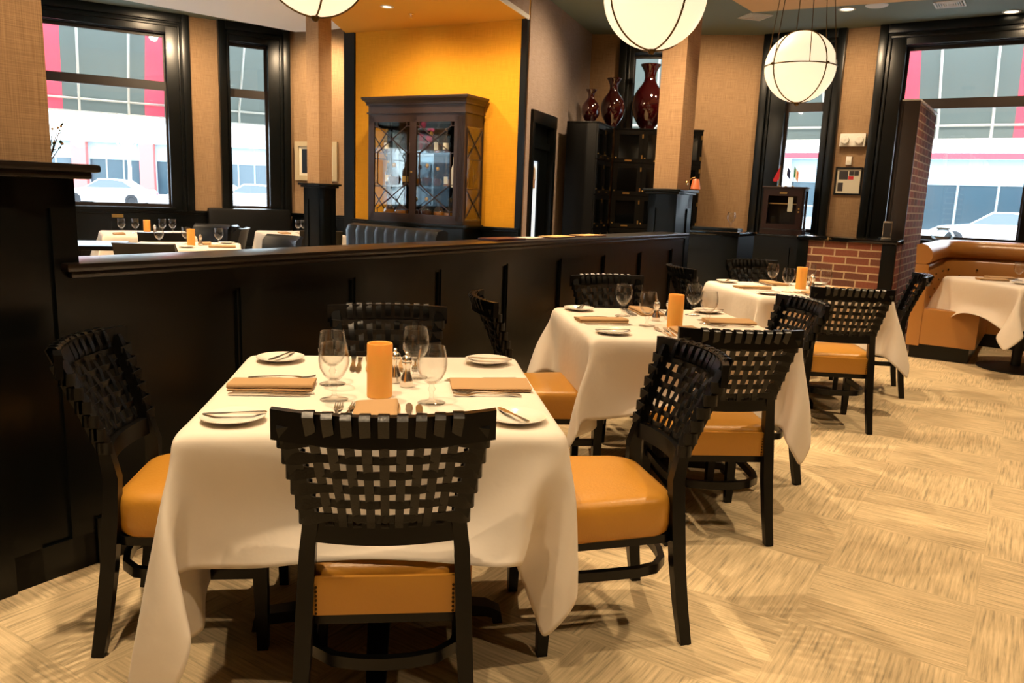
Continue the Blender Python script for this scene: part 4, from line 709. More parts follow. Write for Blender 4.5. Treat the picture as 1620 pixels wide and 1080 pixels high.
def lam(name, secs, m='steel'):     # cutlery: list of (y, halfwidth, z, thickness)
    b = MB(); b.loft([[(-w, y, z), (w, y, z), (w, y, z+t), (-w, y, z+t)] for y, w, z, t in secs]); return b
def make_fork():
    b = lam('f', [(-.10, .0065, .001, .002), (-.095, .008, .001, .002), (-.06, .005, .004, .0022), (-.01, .0028, .006, .0025), (.03, .003, .005, .002), (.042, .009, .004, .0016), (.056, .0115, .001, .0016)])
    for k in range(4):
        x = -.0092+k*.0061; b.loft([[(x-.0019, y, z), (x+.0019, y, z), (x+.0019, y, z+.0015), (x-.0019, y, z+.0015)] for y, z in ((.055, .001), (.075, .002), (.098, .007))])
    return b.out('fork', 'steel', smooth=50)
def make_knife():
    b = lam('k', [(-.11, .006, .001, .004), (-.104, .009, .001, .005), (-.06, .0065, .001, .005), (-.005, .005, .001, .005), (.005, .0065, .001, .003), (.05, .0095, .001, .0018), (.09, .009, .001, .0014), (.112, .003, .001, .001)])
    return b.out('knife', 'steel', smooth=50)
def make_bknife():
    b = lam('k', [(-.08, .005, 0, .003), (-.075, .0075, 0, .004), (-.04, .005, 0, .004), (.0, .0045, 0, .003), (.02, .008, 0, .0015), (.055, .0085, 0, .0012), (.072, .004, 0, .001)])
    return b.out('butter_knife', 'steel', smooth=50)
PROTO = dict(goblet=make_goblet(), candle=make_candle(), shaker=make_shaker(), napkin=make_napkin(), plate=make_plate(), fork=make_fork(), knife=make_knife(), bknife=make_bknife())
USED = set()
GRP = dict(goblet=('glass', 'water goblets on the white tables'), candle=('candle', 'amber pillar candles'), shaker=('shaker', 'chrome salt and pepper shakers'), napkin=('napkin', 'folded tan napkins'),
           plate=('plate', 'small white bread plates'), fork=('fork', 'steel forks'), knife=('knife', 'steel dinner knives'), bknife=('knife', 'butter knives on bread plates'))
def put(kind, x, y, z, rz, label):
    p = PROTO[kind]; cat, g = GRP[kind]
    if kind not in USED:
        USED.add(kind); o = p; o.location = (x, y, z); o.rotation_euler = (0, 0, rz); tag(o, label, cat, g)
    else: o = dup(p, (x, y, z), rz, label)
    return o
def setting(P, rz, name, places, cand=(-.003, -.104), gob=None, shk=((.073, .012), (.038, .066)), seed=1, zt=ZT_, plates='NESW', cutl=True):
    rg = random.Random(seed); c, s = math.cos(rz), math.sin(rz)
    W = lambda x, y: (P[0]+x*c-y*s, P[1]+x*s+y*c)
    side = {'S': ('near', 0), 'E': ('right', 1), 'N': ('far', 2), 'W': ('left', 3)}
    corner = {'S': 'near left', 'E': 'near right', 'N': 'far right', 'W': 'far left'}
    for k in places:
        nm, q = side[k]; a = q*math.pi/2; ca, sa = math.cos(a), math.sin(a)
        rot = lambda x, y: (x*ca-y*sa, x*sa+y*ca)
        def P_(kind, x, y, dz, da, lab):
            x += rg.uniform(-.004, .004); y += rg.uniform(-.006, .006)
            put(kind, *W(*rot(x, y)), zt+dz, rz+a+da+rg.uniform(-.05, .05), lab)
        P_('napkin', 0, -.315 if k != 'S' else -.325, 0, 0, 'folded tan napkin at the %s place of %s' % (nm, name))
        if cutl:
            P_('fork', -.105, -.30, 0, 0, 'outer steel fork at the %s place of %s' % (nm, name)); P_('fork', -.079, -.295, 0, -.12, 'inner steel fork at the %s place of %s' % (nm, name))
            P_('knife', .082, -.30, 0, 0, 'inner steel knife at the %s place of %s' % (nm, name)); P_('knife', .103, -.305, 0, .0, 'outer steel knife at the %s place of %s' % (nm, name))
        if k in plates:
            x, y = -.352, -.345
            P_('plate', x, y, 0, 0, 'white bread plate at the %s corner of %s' % (corner[k], name))
            put('bknife', *W(*rot(x+.0, y+.005)), zt+.0165, rz+a+{'S': 1.55, 'E': -1.2, 'N': -1.75, 'W': -2.0}[k]+rg.uniform(-.1, .1), 'butter knife on the bread plate at the %s corner of %s' % (corner[k], name))
    for i, (x, y, lab) in enumerate(gob or ((-.145, .035, 'far left'), (-.125, -.146, 'near left'), (.10, .123, 'far right'), (.14, -.178, 'near right'))):
        put('goblet', *W(x, y), zt, 0, 'clear stemmed goblet, %s of the goblets on %s' % (lab, name))
    if cand: put('candle', *W(*cand), zt, 0, 'amber pillar candle at the middle of %s' % name)
    for i, (x, y) in enumerate(shk): put('shaker', *W(x, y), zt, 0, '%s chrome shaker beside the candle on %s' % (('nearer', 'farther')[i], name))
setting(T1, TR, FT, 'SENW')
setting(T2, TR, MT, 'SENW', cand=(-.002, -.14), gob=((-.16, .18, 'far left'), (-.127, -.116, 'near left'), (.23, .39-.14, 'far right'), (.2, -.033, 'near right')), shk=((-.03, .05), (.05, .10)), seed=2)
setting(T3, TR, BT, 'SENW', cand=(.065, .03), gob=((-.07, .197, 'far left'), (-.14, -.18, 'near left'), (.25, .257, 'far right'), (.15, -.133, 'near right')), shk=((.13, -.01), (.16, .06)), seed=3)

# ================= booth, brick planter wall, brick partition, counter =================
QB = fr((3.53, 7.37), 56, 0)                        # near right corner of the low brick wall
lw = thing('low_brick_wall', 'low brick wall with granite slab top and black corner boards behind the third table', 'wall', (3.53, 7.37, 0), R(-34.5))
MB().box(-.86, -.03, .012, .30, 0, 1.01).box(-.02, .0, .06, .34, 0, 1.01).out('brick_face', 'brick', lw, smooth=0)
MB().box(-.89, -.79, .0, .30, 0, 1.01, .003).box(-.12, .0, .0, .055, 0, 1.01, .003).box(-.79, -.12, .008, .03, 0, .12).out('corner_boards', 'black_paint', lw)
MB().box(-.90, .012, -.025, .34, 1.012, 1.052, .006).out('granite_top', 'granite', lw)
bp_ = thing('brick_partition', 'tall narrow brick partition with black end board beside the booth', 'wall', tuple(fr((3.53, 7.37), 56, .36)), R(56))
MB().box(0.012, 1.24, .004, .13, 0, 2.33).out('brick_face', 'brick', bp_, smooth=0)
MB().box(-.012, .012, -.004, .15, 0, 2.345, .003).box(-.012, 1.25, .13, .152, 0, 2.345).out('end_board', 'brown_paint', bp_)
MB().box(-.015, 1.25, -.006, .155, 2.345, 2.36, .003).out('top_edging', 'white_trim', bp_)
# counter beside the column
ct = thing('host_counter', 'black panelled counter with granite top between the far column and the windows', 'counter', (2.223, 7.942, 0), R(-34))
b = MB().box(-.75, -.0, .02, .50, 0, 1.01).box(-.75, -.66, 0, .02, 0, 1.01).box(-.10, 0, -.004, .02, 0, 1.01).box(-.75, 0, 0, .02, .86, 1.01).box(-.75, 0, 0, .02, 0, .16)
b.out('body', 'black_paint', ct, smooth=0)
MB().box(-.77, .02, -.025, .53, 1.012, 1.05, .006).out('granite_top', 'granite', ct)
MB().box(-.55, -.06, .14, .30, 1.05, 1.085, .006).out('raised_tray_ledge', 'black_paint', ct)
p = fr((2.223, 7.942), -34, -.16, .20); g = dup(PROTO['goblet'], (p.x, p.y, 1.086), 0, 'clear stemmed goblet standing alone on the black counter', 'x'); g.name = 'goblet'; del g['group']
p = fr((2.223, 7.942), -34, -.66, .10); o = thing('napkin_holder', 'small stand of folded cards on the counter beside the column', 'stand', (p.x, p.y, 1.052), R(-50))
MB().box(-.05, .05, -.03, .03, 0, .008, .002).out('stand_base', 'white_plastic', o); MB().box(-.04, .02, -.012, -.004, .008, .11, .001).out('card', 'paper', o); MB().box(-.03, .03, .004, .012, .008, .09, .001).out('card', 'warm_tan', o)
# wall lamp with copper shade on the far column
p = fr((PC2.x, PC2.y), TW, .20, 0); la = thing('wall_lamp', 'small wall lamp with glowing copper shade on the right of the far column', 'lamp', (p.x, p.y, 1.50), R(TW)); la.scale = (.8, .8, .8)
MB().lathe([(0, 0), (.025, 0), (.022, .012), (0, .014)], 16, M=Matrix.Rotation(R(90), 4, 'X')).out('wall_plate', 'brass', la)
MB().tube([(0, -.01, 0), (0.0, -.05, .05), (.01, -.09, .065), (.015, -.10, .045)], .006, 8).out('arm', 'brass', la)
MB().lathe([(.032, .045), (.036, .04), (.055, -.065), (.052, -.065), (.034, .038)], 24, c=(.015, -.10, 0), caps=False).out('shade', 'copper_shade', la)
# booth
BO = (3.65, 7.143); bt = thing('booth_seat', 'curved orange leather booth with button tufted back under the right window', 'booth', (*BO, 0), R(56))
# local: x away along the brick wall, y to the left; seat arm runs along x, long run turns right (-y)
DEP = .62; LA = 1.75; LL = 2.6
path_f = []       # centre line of the back, from near end round the corner and along the window
def arc(cx, cy, r, a0, a1, n=8): return [(cx+r*math.cos(R(a0+(a1-a0)*k/n)), cy+r*math.sin(R(a0+(a1-a0)*k/n))) for k in range(n+1)]
rc = .42
back = [(0, .0), (.3, 0), (.7, 0), (LA-rc, 0)]+arc(LA-rc, -rc, rc, 90, 0)[1:]+[(LA, -.9), (LA, -1.6), (LA, -LL)]
def sweep(path, prof):        # prof: (d, z) with d measured toward the seat
    rg = []; N = len(path)
    for i, (x, y) in enumerate(path):
        a = Vector(path[max(0, i-1)]); b_ = Vector(path[min(N-1, i+1)]); t = (b_-a).normalized(); nrm = Vector((t.y, -t.x))
        rg.append([(x+nrm.x*d, y+nrm.y*d, z) for d, z in prof])
    return rg
MB().loft(sweep(back, [(-.02, .12), (.07, .12), (.085, .46), (.075, .60), (.065, .82), (.03, .86), (-.02, .86)])).out('back', 'booth_leather', bt, smooth=50)
MB().loft(sweep(back, [(-.03, .865), (.05, .86), (.085, .885), (.10, .93), (.09, .985), (.05, 1.03), (.0, 1.045), (-.04, 1.03)])).out('head_roll', 'booth_leather', bt, smooth=60)
rs = .16
seatp = [(0, 0), (.4, 0), (LA-.35, 0)]+arc(LA-.33, -.33, .33, 88, 2, 6)+[(LA, -.8), (LA, -1.6), (LA, -LL)]
sp_ = [(.07, .135), (DEP-.10, .135), (DEP-.085, .15), (DEP-.075, .42), (DEP-.095, .452), (DEP-.16, .468), (.09, .475)]
MB().box(0, LA, -DEP+.09, -.07, .135, .462, .022).box(LA-DEP+.09, LA-.07, -LL, -DEP+.12, .135, .462, .022).out('seat', 'booth_leather', bt, smooth=50)
MB().box(.05, LA, -DEP+.14, .0, 0, .134).box(LA-DEP+.14, LA, -LL, -.3, 0, .134).out('kick_base', 'black_paint', bt, smooth=0)
MB().box(-.005, .03, -.08, .03, .12, .86, .01).out('end_panel', 'booth_leather', bt, smooth=50)
b = MB()
for i, (x, y) in enumerate([(.35, 0), (.62, 0), (.89, 0), (1.16, 0), (LA, -.62), (LA, -.90), (LA, -1.18), (LA, -1.46), (LA, -1.74)]):
    for z in ((.74, .60) if i % 2 else (.67, .54)):
        M = Matrix.Translation((x, y-.082, z)) @ Matrix.Rotation(R(90), 4, 'X') if y == 0 else Matrix.Translation((x-.082, y, z)) @ Matrix.Rotation(R(-90), 4, 'Y')
        b.lathe([(0, .006), (.010, .003), (.012, -.004)], 10, M=M)
for a_ in (68, 40, 12):
    for z in (.74, .60) if a_ != 40 else (.67, .54):
        q = Vector((LA-rc+(rc-.078)*math.cos(R(a_)), -rc+(rc-.078)*math.sin(R(a_)), z)); d_ = Vector((-math.cos(R(a_)), -math.sin(R(a_)), 0))
        b.lathe([(0, .006), (.010, .003), (.012, -.004)], 10, M=Matrix.Translation(q) @ d_.to_track_quat('Z', 'Y').to_matrix().to_4x4())
b.out('buttons', 'bronze', bt)
# booth table
TBO = (4.42, 6.78); tb4 = thing('round_base_table', 'table with round black base beneath the white cloth at the booth', 'table', (*TBO, 0), TR)
MB().box(-.452, .452, -.452, .452, .715, .7545, .008).out('table_top', 'black_wood', tb4); MB().lathe([(.04, .03), (.04, .70), (.14, .715)], 20).out('pedestal', 'dark_iron', tb4)
MB().lathe([(.30, 0), (.30, .012), (.25, .022), (.05, .035), (0, .035)], 36).out('base_disc', 'dark_iron', tb4)
cloth('C', 'tablecloth', TBO, TR, 'white tablecloth with pointed folds on the table at the orange booth', rot=R(-90), sc=1.0)
CQ, SQ = math.cos(TR), math.sin(TR)
def onbt(x, y): return TBO[0]+x*CQ-y*SQ, TBO[1]+x*SQ+y*CQ
put('napkin', *onbt(-.25, .12), ZT_, 1.4, 'folded tan napkin nearest the booth end on the booth table')
put('napkin', *onbt(-.02, .30), ZT_, 1.5, 'folded tan napkin beside the goblet on the booth table')
put('plate', *onbt(-.20, -.16), ZT_, 0, 'white bread plate at the near left of the booth table')
put('bknife', *onbt(-.20, -.16), ZT_+.0165, .6, 'butter knife on the bread plate of the booth table')
put('goblet', *onbt(.03, .16), ZT_, 0, 'clear stemmed goblet on the booth table')
put('knife', *onbt(.02, -.34), ZT_, .2, 'steel knife on the booth table')
# picture holder and glass jar near the booth
p = fr((3.53, 7.37), -34.5, -.13, .22); o = thing('menu_stand', 'small upright chrome card stand on the granite top by the brick partition', 'stand', (p.x, p.y, 1.053), R(-30))
MB().box(-.045, .045, -.02, .02, 0, .01, .002).out('stand_base', 'steel', o); MB().box(-.04, .04, -.004, .004, .01, .17, .002).out('frame', 'steel', o); MB().box(-.033, .033, -.006, -.004, .02, .155).out('card', 'photo_dark', o, smooth=0)
p = fr(PBW, TB, 2.42, -.04); o = thing('glass_jar', 'round clear glass jar with dark lid on the sill behind the booth', 'jar', (p.x, p.y, .985), 0)
MB().lathe([(0, .0), (.07, 0), (.12, .03), (.13, .07), (.10, .115), (.05, .135), (.047, .135), (.095, .112), (.125, .07), (.115, .033), (.068, .006), (0, .006)], 28, caps=False).out('bowl', 'crystal', o, smooth=80)
MB().lathe([(0, .135), (.075, .135), (.078, .155), (0, .165)], 24).out('lid', 'shop_frame', o)
# ================= display cabinet on the yellow wall =================
CX0, CX1, CD = .56, 1.88, .40
cb = thing('display_cabinet', 'dark wooden glazed display cabinet full of bottles against the yellow wall', 'cabinet', (*PY, 0), R(TY))
y0, y1 = -.44, -.04      # front and back planes
b = MB().box(CX0, CX1, y0, y1, 0, .97, .004).box(CX0-.03, CX1+.03, y0-.03, y1, .945, .985, .008)
b.out('lower_cupboard', 'black_paint', cb)
b = MB()
b.box(CX0, CX0+.045, y0, y0+.04, .985, 2.18).box(CX1-.085, CX1, y0, y0+.05, .985, 2.18).box(CX0, CX0+.04, y1-.03, y1, .985, 2.18).box(CX1-.04, CX1, y1-.03, y1, .985, 2.18)
for k in range(4): b.box(CX1-.078+k*.019, CX1-.07+k*.019, y0-.008, y0, 1.02, 2.15)
b.box(CX0, CX1, y0, y1, .985, 1.03).box(CX0, CX1, y0, y1, 2.15, 2.20).box(CX0-.0, CX1, y0, y1, 2.20, 2.29)
b.box(CX0, CX0+.03, y0, y1, 2.05, 2.15).box(CX1-.03, CX1, y0, y1, 2.05, 2.15)
b.box(CX0-.015, CX1+.015, y0-.015, y1, 2.19, 2.21, .003)
b.out('carcass', 'cab_wood', cb, smooth=30)
b = MB(); b.box(CX0-.02, CX1+.02, y0-.02, y1, 2.285, 2.31, .004)
b.loft([[(CX0-q, y0-q, z), (CX1+q, y0-q, z), (CX1+q, y1, z), (CX0-q, y1, z)] for q, z in ((.02, 2.305), (.03, 2.325), (.055, 2.345), (.062, 2.36), (.062, 2.375))])
b.out('cornice', 'cab_wood', cb, smooth=0)
MB().box(CX0+.01, CX1-.01, y1-.012, y1-.004, 1.0, 2.18).out('mirror_back', 'mirror', cb, smooth=0)
for z in (1.385, 1.755): MB().box(CX0+.03, CX1-.03, y0+.05, y1-.02, z, z+.008).out('glass_shelf', 'crystal', cb, smooth=0)
mid = (CX0+.045+CX1-.085)/2
for k, (a, c) in enumerate(((CX0+.045, mid), (mid, CX1-.085))):
    d = MB(); d.box(a, a+.045, y0-.008, y0+.014, 1.03, 2.15).box(c-.045, c, y0-.008, y0+.014, 1.03, 2.15).box(a, c, y0-.008, y0+.014, 1.03, 1.08).box(a, c, y0-.008, y0+.014, 2.10, 2.15)
    dd = d.out('cabinet_door', 'cab_wood', cb, smooth=0)
    gx0, gx1, gz0, gz1 = a+.045, c-.045, 1.08, 2.10
    MB().box(gx0, gx1, y0+.004, y0+.007, gz0, gz1).out('pane', 'pane_glass', dd, smooth=0)
    w = gx1-gx0; e = .045; f = MB(); yy = y0-.001
    def bar(p, q): f.tube([(p[0], yy, p[1]), (q[0], yy, q[1])], 0, flat=(.009, .011), up=(0, 1, 0))
    h3 = (gz1-gz0)
    za, zb = gz1-h3*.33, gz0+h3*.33
    xs = (gx0+e, gx1-e)
    bar((gx0, gz1-e), (xs[0], gz1-e)); bar((xs[0], gz1), (xs[0], gz1-e)); bar((gx1, gz1-e), (xs[1], gz1-e)); bar((xs[1], gz1), (xs[1], gz1-e))
    bar((gx0, gz0+e), (xs[0], gz0+e)); bar((xs[0], gz0), (xs[0], gz0+e)); bar((gx1, gz0+e), (xs[1], gz0+e)); bar((xs[1], gz0), (xs[1], gz0+e))
    bar((xs[0], gz1-e), (xs[1], za)); bar((xs[1], gz1-e), (xs[0], za)); bar((xs[0], gz0+e), (xs[1], zb)); bar((xs[1], gz0+e), (xs[0], zb))
    bar((xs[0], za), (xs[0], zb)); bar((xs[1], za), (xs[1], zb)); bar((gx0, za), (xs[0], za)); bar((gx1, za), (xs[1], za)); bar((gx0, zb), (xs[0], zb)); bar((gx1, zb), (xs[1], zb))
    f.out('glazing_bars', 'cab_wood', dd, smooth=0)
    if k == 0: MB().lathe([(0, 0), (.01, 0), (.012, .012), (0, .016)], 12, M=Matrix.Translation((c-.012, y0-.008, 1.55)) @ Matrix.Rotation(R(90), 4, 'X')).out('knob', 'brass', dd)
for k, x in enumerate((CX0, CX1)):
    pn_ = MB().box(x-.003, x+.003, y0+.05, y1-.03, 1.03, 2.06).out('side_pane', 'pane_glass', cb, smooth=0)
    f = MB(); xx = x+(.006 if k else -.006)
    def bar2(p, q): f.tube([(xx, p[0], p[1]), (xx, q[0], q[1])], 0, flat=(.009, .009), up=(1, 0, 0))
    ya, yb = y0+.05, y1-.03
    for z in (1.38, 1.70): bar2((ya, z), (yb, z))
    bar2((ya, 1.38), (yb, 1.06)); bar2((ya, 1.06), (yb, 1.38)); bar2((ya, 1.70), (yb, 2.03)); bar2((ya, 2.03), (yb, 1.70))
    bar2((ya, 1.06), (ya, 2.03)); bar2((yb, 1.06), (yb, 2.03)); f.out('glazing_bars', 'cab_wood', pn_, smooth=0)
def bottle(kind, s, y, z, rz, label, sc=1.0):
    p = fr(PY, TY, s, y, z); o = thing(kind, label, 'bottle' if kind != 'decanter' else 'decanter', tuple(p), R(rz), 'bottles in the display cabinet'); o.scale = (sc,)*3; return o
def fill_bottle(o, style):
    if style == 'tall':
        MB().lathe([(0, 0), (.036, 0), (.038, .01), (.038, .16), (.030, .19), (.014, .215), (.013, .27), (.016, .272), (.016, .28), (0, .28)], 18).out('glass_body', 'crystal', o)
        MB().lathe([(0, .005), (.034, .008), (.034, .10), (0, .10)], 18).out('liquor', 'amber_liquor', o); MB().lathe([(.0385, .05), (.0385, .13)], 18, caps=False).out('bottle_label', 'paper', o); MB().lathe([(0, .28), (.014, .28), (.014, .31), (0, .31)], 12).out('stopper', 'cork', o)
    elif style == 'round':
        MB().lathe([(0, 0), (.045, 0), (.07, .03), (.078, .07), (.068, .11), (.03, .145), (.016, .16), (.015, .20), (.020, .205), (0, .205)], 20).out('glass_body', 'crystal', o)
        MB().lathe([(0, .006), (.043, .006), (.066, .03), (.072, .07), (.066, .10), (0, .10)], 20).out('liquor', 'amber_liquor', o); MB().lathe([(0, .205), (.012, .205), (.024, .225), (.018, .25), (0, .258)], 14).out('stopper', 'cork', o)
    elif style == 'square':
        MB().box(-.042, .042, -.03, .03, 0, .17, .012).lathe([(.014, .165), (.014, .20), (.018, .205), (0, .205)], 14).out('glass_body', 'crystal', o)
        MB().box(-.037, .037, -.025, .025, .008, .10, .008).out('liquor', 'gold_liquor', o); MB().box(-.03, .03, -.032, -.0305, .04, .13).out('bottle_label', 'paper', o, smooth=0); MB().lathe([(0, .205), (.016, .205), (.016, .24), (0, .24)], 12).out('stopper', 'dark_bottle', o)
    elif style == 'white':
        MB().lathe([(0, 0), (.032, 0), (.034, .01), (.034, .20), (.024, .24), (.013, .26), (.012, .32), (0, .32)], 18).out('glass_body', 'china', o); MB().lathe([(0, .32), (.014, .32), (.014, .345), (0, .345)], 12).out('stopper', 'cork', o)
    elif style == 'dark':
        MB().lathe([(0, 0), (.036, 0), (.038, .01), (.038, .17), (.028, .205), (.014, .225), (.013, .29), (0, .29)], 18).out('glass_body', 'dark_bottle', o); MB().lathe([(.0385, .05), (.0385, .12)], 18, caps=False).out('bottle_label', 'gold_paper', o)
    elif style == 'wide':
        b = MB(); b.loft([[(x*w, y*w*.55, z) for x, y in [(math.cos(2*math.pi*k/20), math.sin(2*math.pi*k/20)) for k in range(20)]] for z, w in ((0, .05), (.01, .075), (.06, .095), (.11, .07), (.15, .025), (.19, .018), (.20, .022))]); b.out('glass_body', 'crystal', o)
        b = MB(); b.loft([[(x*w, y*w*.5, z) for x, y in [(math.cos(2*math.pi*k/20), math.sin(2*math.pi*k/20)) for k in range(20)]] for z, w in ((.008, .045), (.015, .068), (.06, .086), (.085, .08))]); b.out('liquor', 'gold_liquor', o)
        MB().lathe([(0, .20), (.02, .20), (.034, .24), (.02, .275), (0, .285)], 14).out('stopper', 'crystal', o)
SH = {2: 1.7645, 1: 1.3945, 0: 1.031}; SN = {2: 'top', 1: 'middle', 0: 'bottom'}
STY = {'tall': ('bottle', 'tall bottle of amber spirit'), 'round': ('decanter', 'round amber decanter'), 'square': ('bottle', 'square bottle of golden spirit'), 'white': ('bottle', 'slim white bottle'), 'dark': ('bottle', 'dark bottle with gold label'), 'wide': ('decanter', 'wide shouldered crystal decanter')}
rn = random.Random(8)
lay = {2: [('tall', .72), ('square', 1.06), ('round', 1.30), ('square', 1.42), ('tall', 1.55), ('dark', 1.70)], 1: [('tall', .73), ('round', .84), ('dark', 1.0), ('wide', 1.10), ('round', 1.28), ('round', 1.42), ('square', 1.53), ('white', 1.62), ('dark', 1.72)], 0: [('wide', .72), ('wide', .95), ('round', 1.10), ('round', 1.30), ('wide', 1.45), ('wide', 1.60), ('round', 1.73)]}
ords = ['first', 'second', 'third', 'fourth', 'fifth', 'sixth', 'seventh', 'eighth', 'ninth']
for sh, ls_ in lay.items():
    for i, (sty, s) in enumerate(ls_):
        o = bottle(STY[sty][0], s, -.27+rn.uniform(-.05, .04), SH[sh], TY+rn.uniform(-20, 20), '%s, %s from left on %s shelf of display cabinet' % (STY[sty][1], ords[i], SN[sh]), rn.uniform(.86, 1.02))
        fill_bottle(o, sty)
# fluted black bench in front of the cabinet
fb = thing('fluted_bench', 'black leather bench back with vertical flutes in front of the display cabinet', 'bench', (-1.685, 8.026, 0), R(-42.6))
Lb = 1.36; rg = []; n = 9*8
for k in range(n+1):
    u = k/n; y = -.012*abs(math.sin(math.pi*9*u)); x = u*Lb
    rg.append([(x, .10, .40), (x, .10, .98), (x, .05, 1.0), (x, y-.02, .985), (x, y-.045, .93), (x, y-.03, .40)])
MB().loft(rg).out('back', 'black_leather', fb, smooth=35)
MB().box(0, Lb, -.50, -.02, .30, .45, .03).out('seat', 'black_leather', fb); MB().box(.02, Lb-.02, -.44, .08, 0, .30).out('kick_base', 'black_paint', fb, smooth=0)

# ================= wine lockers and vases =================
def lockers(name, label, P, th, cols, w, D, H=2.24, rows=5):
    o = thing(name, label, 'cabinet', (*P, 0), R(th)); W = cols*w
    MB().box(0, W, .02, D, .08, H).box(.02, W-.02, .05, D-.02, 0, .08).out('carcass', 'black_wood', o, smooth=0)
    MB().box(-.008, W+.008, -.008, D, H, H+.02, .004).out('top_board', 'black_wood', o)
    rh = (H-.10)/rows
    for i in range(cols):
        for j in range(rows):
            x0, x1, z0, z1 = i*w+.006, (i+1)*w-.006, .10+j*rh+.006, .10+(j+1)*rh-.006
            d = MB(); f = .055
            d.box(x0, x0+f, 0, .02, z0, z1).box(x1-f, x1, 0, .02, z0, z1).box(x0+f, x1-f, 0, .02, z0, z0+f).box(x0+f, x1-f, 0, .02, z1-f, z1)
            d.box(x0+f-.008, x0+f, -.006, 0, z0+f, z1-f).box(x1-f, x1-f+.008, -.006, 0, z0+f, z1-f)
            dd = d.out('locker_door', 'black_wood', o, smooth=0)
            MB().box(x0+f, x1-f, .008, .011, z0+f, z1-f).out('pane', 'locker_glass', dd, smooth=0)
            MB().box((x0+x1)/2-.045, (x0+x1)/2+.045, -.004, 0, z0+.018, z0+.036, .001).out('name_plate', 'brass', dd)
            MB().lathe([(0, 0), (.006, 0), (.009, .012), (0, .016)], 10, M=Matrix.Translation((x0+.022, 0, z0+.06)) @ Matrix.Rotation(R(90), 4, 'X')).out('knob', 'brass', dd)
            MB().box(x1-.014, x1+.002, -.006, 0, z1-.10, z1-.05).box(x1-.014, x1+.002, -.006, 0, z0+.05, z0+.10).out('hinge', 'brass', dd)
    return o
lockers('wine_locker', 'black wine locker cabinet standing sideways beside the door in the grey wall', (.955, 9.93), TG, 2, .40, .40)
lockers('wine_locker', 'black wine locker cabinet with brass name plates facing the room behind the far column', (1.26, 10.76), TA, 3, .38, .50)
def vase(label, x, y, z, h, r):
    p = [(0, 0), (.42, 0), (.45, .015), (.44, .03), (.62, .09), (.86, .20), (.99, .32), (1.0, .40), (.93, .50), (.74, .60), (.50, .68), (.36, .74), (.32, .80), (.36, .88), (.50, .95), (.60, .985), (.60, 1.0), (.55, 1.0), (.44, .95), (.30, .87), (.26, .80)]
    return tag(MB().lathe([(a*r, c*h) for a, c in p], 36, caps=False, c=(0, 0, 0)).out('red_vase', 'red_glaze', None, (x, y, z), 0, smooth=60), label, 'vase', 'glossy red vases on the wine lockers')
vase('smallest glossy dark red vase, left one on top of the wine lockers', .87, 10.20, 2.261, .40, .115)
vase('middle sized glossy dark red vase standing at the corner of the wine lockers', 1.19, 10.60, 2.261, .60, .155)
vase('largest glossy dark red vase, beside the column on top of the wine lockers', 1.70, 10.92, 2.261, .84, .22)

# ================= pendants, downlights, vents =================
def pendant(x, y, z, r, label):
    o = thing('globe_pendant', label, 'lamp', (x, y, z), R(25), 'opal globe pendant lamps')
    b = MB(); n = 24; b.lathe([(r*math.sin(math.pi*k/n), -r*math.cos(math.pi*k/n)) for k in range(n+1)], 40, caps=False); b.out('globe', 'globe_opal', o, smooth=180)
    R_ = r*1.012; b = MB()
    b.tube([(R_*math.cos(2*math.pi*k/48), R_*math.sin(2*math.pi*k/48), 0) for k in range(48)], .0045, 6, closed=True)
    for a in (0, 90): 
        ca, sa = math.cos(R(a)), math.sin(R(a))
        b.tube([(R_*math.cos(2*math.pi*k/48)*ca, R_*math.cos(2*math.pi*k/48)*sa, R_*math.sin(2*math.pi*k/48)) for k in range(48)], .0045, 6, closed=True, up=(sa, -ca, .01))
    for a in range(0, 360, 90): b.lathe([(0, 0), (.008, 0), (.010, .012), (.003, .024), (0, .026)], 8, M=Matrix.Rotation(R(a), 4, 'Z') @ Matrix.Translation((R_, 0, 0)) @ Matrix.Rotation(R(90), 4, 'Y'))
    b.lathe([(0, -.02), (.012, -.016), (.02, -.004), (.02, .004)], 12, c=(0, 0, -R_))
    b.out('band_frame', 'bronze', o)
    top = 3.52-z if z+0 < 3.5 else .9; top = (3.515)-z
    b = MB()
    for a in range(0, 360, 60): b.tube([(R_*math.cos(R(a)), R_*math.sin(R(a)), 0), (.09*math.cos(R(a)), .09*math.sin(R(a)), top)], .003, 5)
    b.out('cords', 'bronze', o)
    MB().lathe([(0, -.03), (.11, -.03), (.12, 0), (0, 0)], 24, c=(0, 0, top)).out('canopy', 'bronze', o)
    return o
pendant(1.915, 5.70, 2.275, .235, 'whole glowing globe pendant hanging over the third table')
pendant(.597, 3.85, 2.255, .235, 'large glowing globe pendant hanging over the middle table in front of the column')
pendant(-.93, 3.70, 2.314, .235, 'glowing globe pendant cut by the top edge left of the yellow wall')
pendant(-.45, 2.2, 2.30, .235, 'unseen globe pendant added above the nearest table for its light')  # extra lamp out of view, added to light the nearest table
def down(x, y, z, label, r=.075):
    o = thing('downlight', label, 'lamp', (x, y, z), 0, 'recessed ceiling downlights')
    MB().lathe([(r, 0), (r+.02, 0), (r+.02, -.006), (r, -.010), (r-.012, -.002)], 28, caps=False).out('trim_ring', 'white_plastic', o)
    MB().lathe([(0, -.003), (r-.006, -.003)], 24, caps=False).out('lens', 'lens_lit', o)
down(-1.42, 8.61, 3.199, 'small round downlight in the yellow lowered ceiling', .05)
down(-4.1, 9.98, 3.559, 'small round downlight in the ceiling above the left window')
down(3.67, 9.53, 3.559, 'small round downlight in the ceiling right of the whole globe pendant')
down(5.44, 9.36, 3.559, 'small round downlight in the ceiling above the right window')
